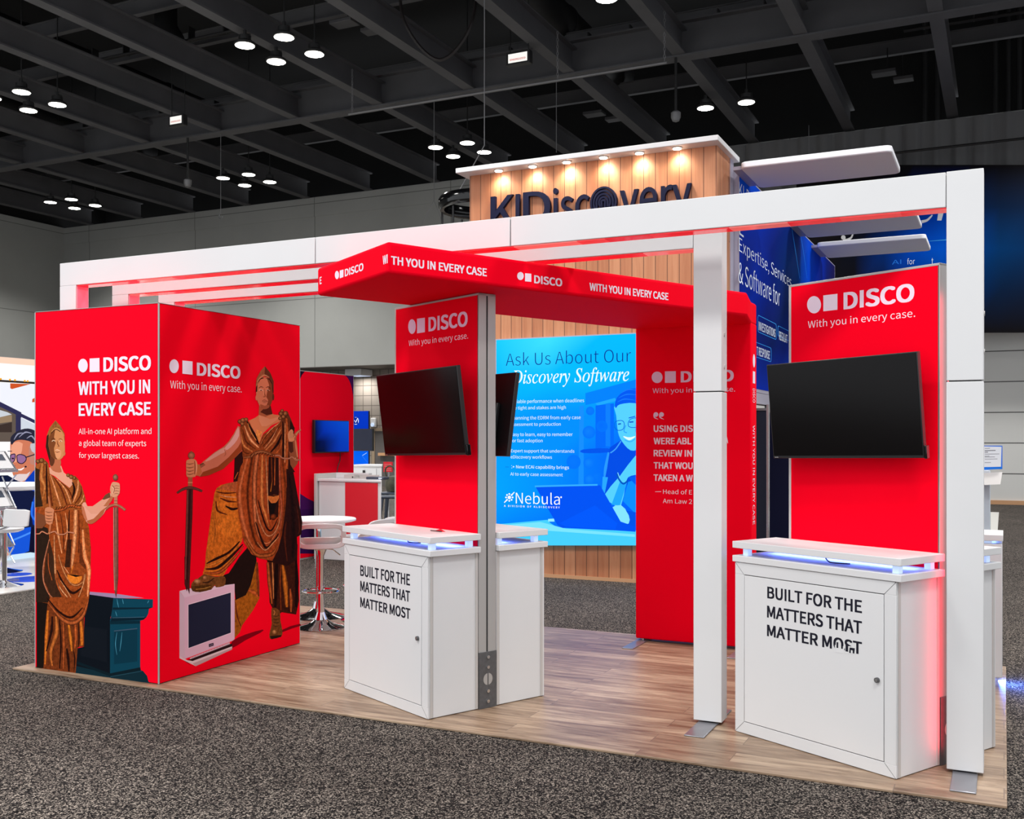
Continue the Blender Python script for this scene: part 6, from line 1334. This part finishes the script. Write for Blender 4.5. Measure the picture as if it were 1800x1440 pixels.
def tv(T, a, d, z, yaw, tilt, roll, W, phi, lab, back=False):
    """flat screen on a swivel arm; its centre sits d behind the counter front line, in the kiosk's own frame"""
    c = T @ Vector((a, d, z))
    t = thing('flat_screen', lab, 'screen', tuple(c), 0)
    R = Matrix.Translation(c) @ Matrix.Rotation(yaw, 4, 'Z') @ Matrix.Rotation(tilt, 4, 'X') @ Matrix.Rotation(roll, 4, 'Y')
    H = W*9/16*1.02
    mb = MB(R); mb.box((-W/2, 0, -H/2), (W/2, .028, H/2), 'black_plastic'); mb.build('casing', t, bevel=.003)
    mb = MB(R); mb.box((-W/2+.006, -.0015, -H/2+.014), (W/2-.006, .0, H/2-.006), 'screen'); mb.build('glass', t)
    mb = MB(R); mb.box((-W*.36, .028, -H*.42), (W*.36, .062, H*.14), 'black_plastic'); mb.build('rear_housing', t, bevel=.01)
    mb = MB(R); mb.box((W/2-.004, .004, -H/2-.004), (W/2+.012, .03, -H/2+.06), 'black_gloss'); mb.build('side_module', t, bevel=.003)
    mb = MB(R); mb.box((-W/2+.012, -.0022, -H/2+.004), (-W/2+.036, -.0008, -H/2+.008), 'bolt'); mb.build('badge', t)
    yw = .345 if not back else .472
    p0 = R @ Vector((0, .06, -.04)); p1 = T @ Vector((a - .02, yw, z))
    mb = MB(); mb.cyl(tuple(p0), tuple(p1), .02, 'black_plastic', 10); mb.build('swivel_arm', t)
    mb = MB(T); s = -1 if not back else 1; yy = sorted((yw + s*.002, yw + s*.014)); mb.box((a-.1, yy[0], z-.1), (a+.06, yy[1], z+.1), 'black_plastic'); mb.build('wall_plate', t)
    return t
tv(TL, -.41, .2, 1.754, math.radians(-26.44), math.radians(6.74), math.radians(-1.06), .902, 25.5, 'blank black screen tilted off the front of the left kiosk')
tv(TR, -.463, .2, 1.754, math.radians(-26.94), math.radians(5.56), math.radians(-.94), .894, 28.5, 'blank black screen tilted off the front of the right kiosk')
tv(TL, -.385, .61, 1.742, math.radians(180-25.5-4), math.radians(8), 0, .88, 25.5, 'black screen seen edge-on behind the left kiosk, before the blue display', True)
tv(TR, -.46, .64, 1.75, math.radians(180-28.5), math.radians(6), 0, .88, 28.5, 'black screen on the hidden rear of the right kiosk', True) if False else None

# small things lying on the counters
p = at_h(770, 934, 1.045); t = thing('torn_card', 'torn red and black scrap of card on the left kiosk counter', 'scrap', tuple(p))
mb = MB(); mb.add([(p.x-.03, p.y, 1.0455), (p.x+.03, p.y-.03, 1.0455), (p.x+.05, p.y+.0, 1.0455), (p.x+.005, p.y+.02, 1.058), (p.x-.03, p.y, 1.0445), (p.x+.03, p.y-.03, 1.0445), (p.x+.05, p.y, 1.0445), (p.x+.005, p.y+.02, 1.05)], [(0, 1, 3), (1, 2, 3), (0, 4, 5, 1), (1, 5, 6, 2)], 'red_side'); mb.build('card', t)
mb = MB(); mb.cyl((p.x-.04, p.y-.02, 1.0495), (p.x+.05, p.y-.045, 1.0495), .003, 'cord', 6); mb.build('dark_edge', t)
for px, py, lab in ((725, 953, 'black cable end lying in the lit gap of the left counter'), (1470, 989, 'black cable end lying in the lit gap of the right counter')):
    p = at_h(px, py, .974); mb = MB(); mb.ring(smooth_line([(p.x-.06, p.y+.06, .985), (p.x-.03, p.y, .974), (p.x+.03, p.y-.02, .973), (p.x+.07, p.y-.02, .973)], 5), .0035, 'cord', 6); tag(mb.build('cable_end'), lab, 'cable')

# ---- third white counter at the right edge, lit from below
t = thing('display_counter', 'white counter at the far right edge, blue light at its foot', 'counter', (-.25, 7.3, 0))
mb = MB(); mb.box((-.62, 7.25, .075), (-.01, 7.62, .925), 'white_laminate'); mb.build('body', t, bevel=.004)
mb = MB(); mb.box((-.62, 7.25, .945), (-.005, 7.64, .985), 'white_laminate'); mb.build('top', t, bevel=.003)
mb = MB(); mb.box((-.55, 7.30, .925), (-.07, 7.58, .945), 'frosted'); mb.build('spacer', t)
for y in (7.30, 7.55): mb = MB(); mb.box((-.56, y, .0145), (-.075, y+.04, .075), 'frosted'); mb.build('foot', t)
lamp('led_glow', 'AREA', (-.3, 7.44, .068), 4, (.12, .25, 1), .4, (0, 0, 0), size_y=.2); lamp('led_glow', 'AREA', (-.015, 7.44, .05), 9, (.08, .2, 1), .3, (0, math.radians(-62), 0), size_y=.05)
lamp('led_glow', 'AREA', (-.3, 7.44, .943), 1.5, (.16, .28, 1), .5, (0, 0, 0), size_y=.2)

# ---- table and stools beside the closet
tx, ty = -5.522+.02, 7.506
t = thing('bistro_table', 'round white pedestal table just past the red closet', 'table', (tx, ty, .014))
mb = MB(); mb.lathe((tx, ty, .86), [(0, 0), (.30, 0), (.335, .012), (.335, .024), (.33, .03), (0, .03)], 'white_laminate', 56); mb.build('tabletop', t)
mb = MB(); mb.lathe((tx, ty, .014), [(.03, .03), (.03, .44), (.026, .44), (.026, .82), (.09, .845), (.09, .846)], 'chrome', 24); mb.build('column', t)
mb = MB(); mb.lathe((tx, ty, .014), [(.235, 0), (.235, .006), (.2, .018), (.11, .04), (.05, .08), (.036, .13), (.032, .14)], 'chrome', 40); mb.build('base', t)
def stool(x, y, rz, lab):
    t = thing('bar_stool', lab, 'stool', (x, y, .014), rz, 'white bar stools with chrome pedestals'); T = WM[t.name]
    # shell seat: rounded square dish, low ring back at local -y
    mb = MB(T); n = 36; rows = [(.0, .0), (.5, .004), (.8, .014), (.97, .035), (1.0, .05), (.985, .048), (.8, -.006), (.5, -.022), (.0, -.026)]
    vs, fs = [], []
    for k, (r, z) in enumerate(rows):
        for q in range(n):
            an = 2*math.pi*q/n; ca, sa = math.cos(an), math.sin(an); s_ = 1/((abs(ca)**3.2 + abs(sa)**3.2)**(1/3.2))
            vs.append((.195*r*s_*ca, .19*r*s_*sa, .69 + z + (.03 if (sa < -.5 and r > .9) else 0)))
    for k in range(len(rows)-1):
        for q in range(n): fs.append((k*n+q, k*n+(q+1) % n, (k+1)*n+(q+1) % n, (k+1)*n+q))
    mb.add(vs, fs, 'white_plastic'); mb.build('seat', t)
    P = []
    for q in range(40):
        an = 2*math.pi*q/40; ca, sa = math.cos(an), math.sin(an); s_ = 1/((abs(ca)**5 + abs(sa)**5)**.2)
        xx = .185*s_*ca; zz = .782 + .086*s_*sa; P.append((xx, -.205 - .02*s_*sa + .38*xx*xx*2, zz))
    mb = MB(T); vs, fs = [], []
    for q, p in enumerate(P):
        an = 2*math.pi*q/40; o = Vector((math.cos(an), 0, math.sin(an)))
        for dx, dy in ((-.022, -.010), (.022, -.010), (.022, .010), (-.022, .010)): vs.append((p[0]+o.x*dx, p[1]+dy, p[2]+o.z*dx))
    for q in range(40):
        for k in range(4): fs.append((q*4+k, q*4+(k+1) % 4, ((q+1) % 40)*4+(k+1) % 4, ((q+1) % 40)*4+k))
    mb.add(vs, fs, 'white_plastic'); mb.build('backrest', t, bevel=.007, seg=3)
    mb = MB(T); mb.lathe((0, 0, 0), [(.031, .04), (.031, .34), (.0335, .34), (.0335, .345), (.027, .345), (.027, .60), (.05, .655), (.09, .663)], 'chrome', 24); mb.build('column', t)
    mb = MB(T); mb.lathe((0, 0, 0), [(.205, 0), (.207, .005), (.19, .014), (.11, .034), (.055, .07), (.04, .11), (.034, .13)], 'chrome', 44); mb.build('base', t)
    mb = MB(T); R_ = .15
    mb.ring([(R_*math.cos(w), R_*.9*math.sin(w) + .05, .30) for w in [.55*math.pi + (1.9*math.pi)*q/24 for q in range(25)] if True], .009, 'chrome', 8); mb.ring([(0, .02, .30), (0, .19, .30)], .009, 'chrome', 8); mb.build('footrest', t)
    mb = MB(T); mb.ring([(.03, 0, .66), (.10, .02, .65), (.16, .03, .60)], .005, 'chrome', 6); mb.build('lever', t)
    return t
s1 = at_h(564, 1106, 0)
stool(s1.x, s1.y, .63, 'white bar stool in front of the round table, its ring back facing out')
s2 = at_h(641, 1092, 0); stool(s2.x, s2.y, 1.5, 'white bar stool mostly hidden behind the left counter, beside the table')
s3 = at_h(724, 1080, 0); stool(s3.x, s3.y, .2, 'white bar stool behind the left kiosk, only its back corner showing')
s4 = at_h(520, 1070, 0);
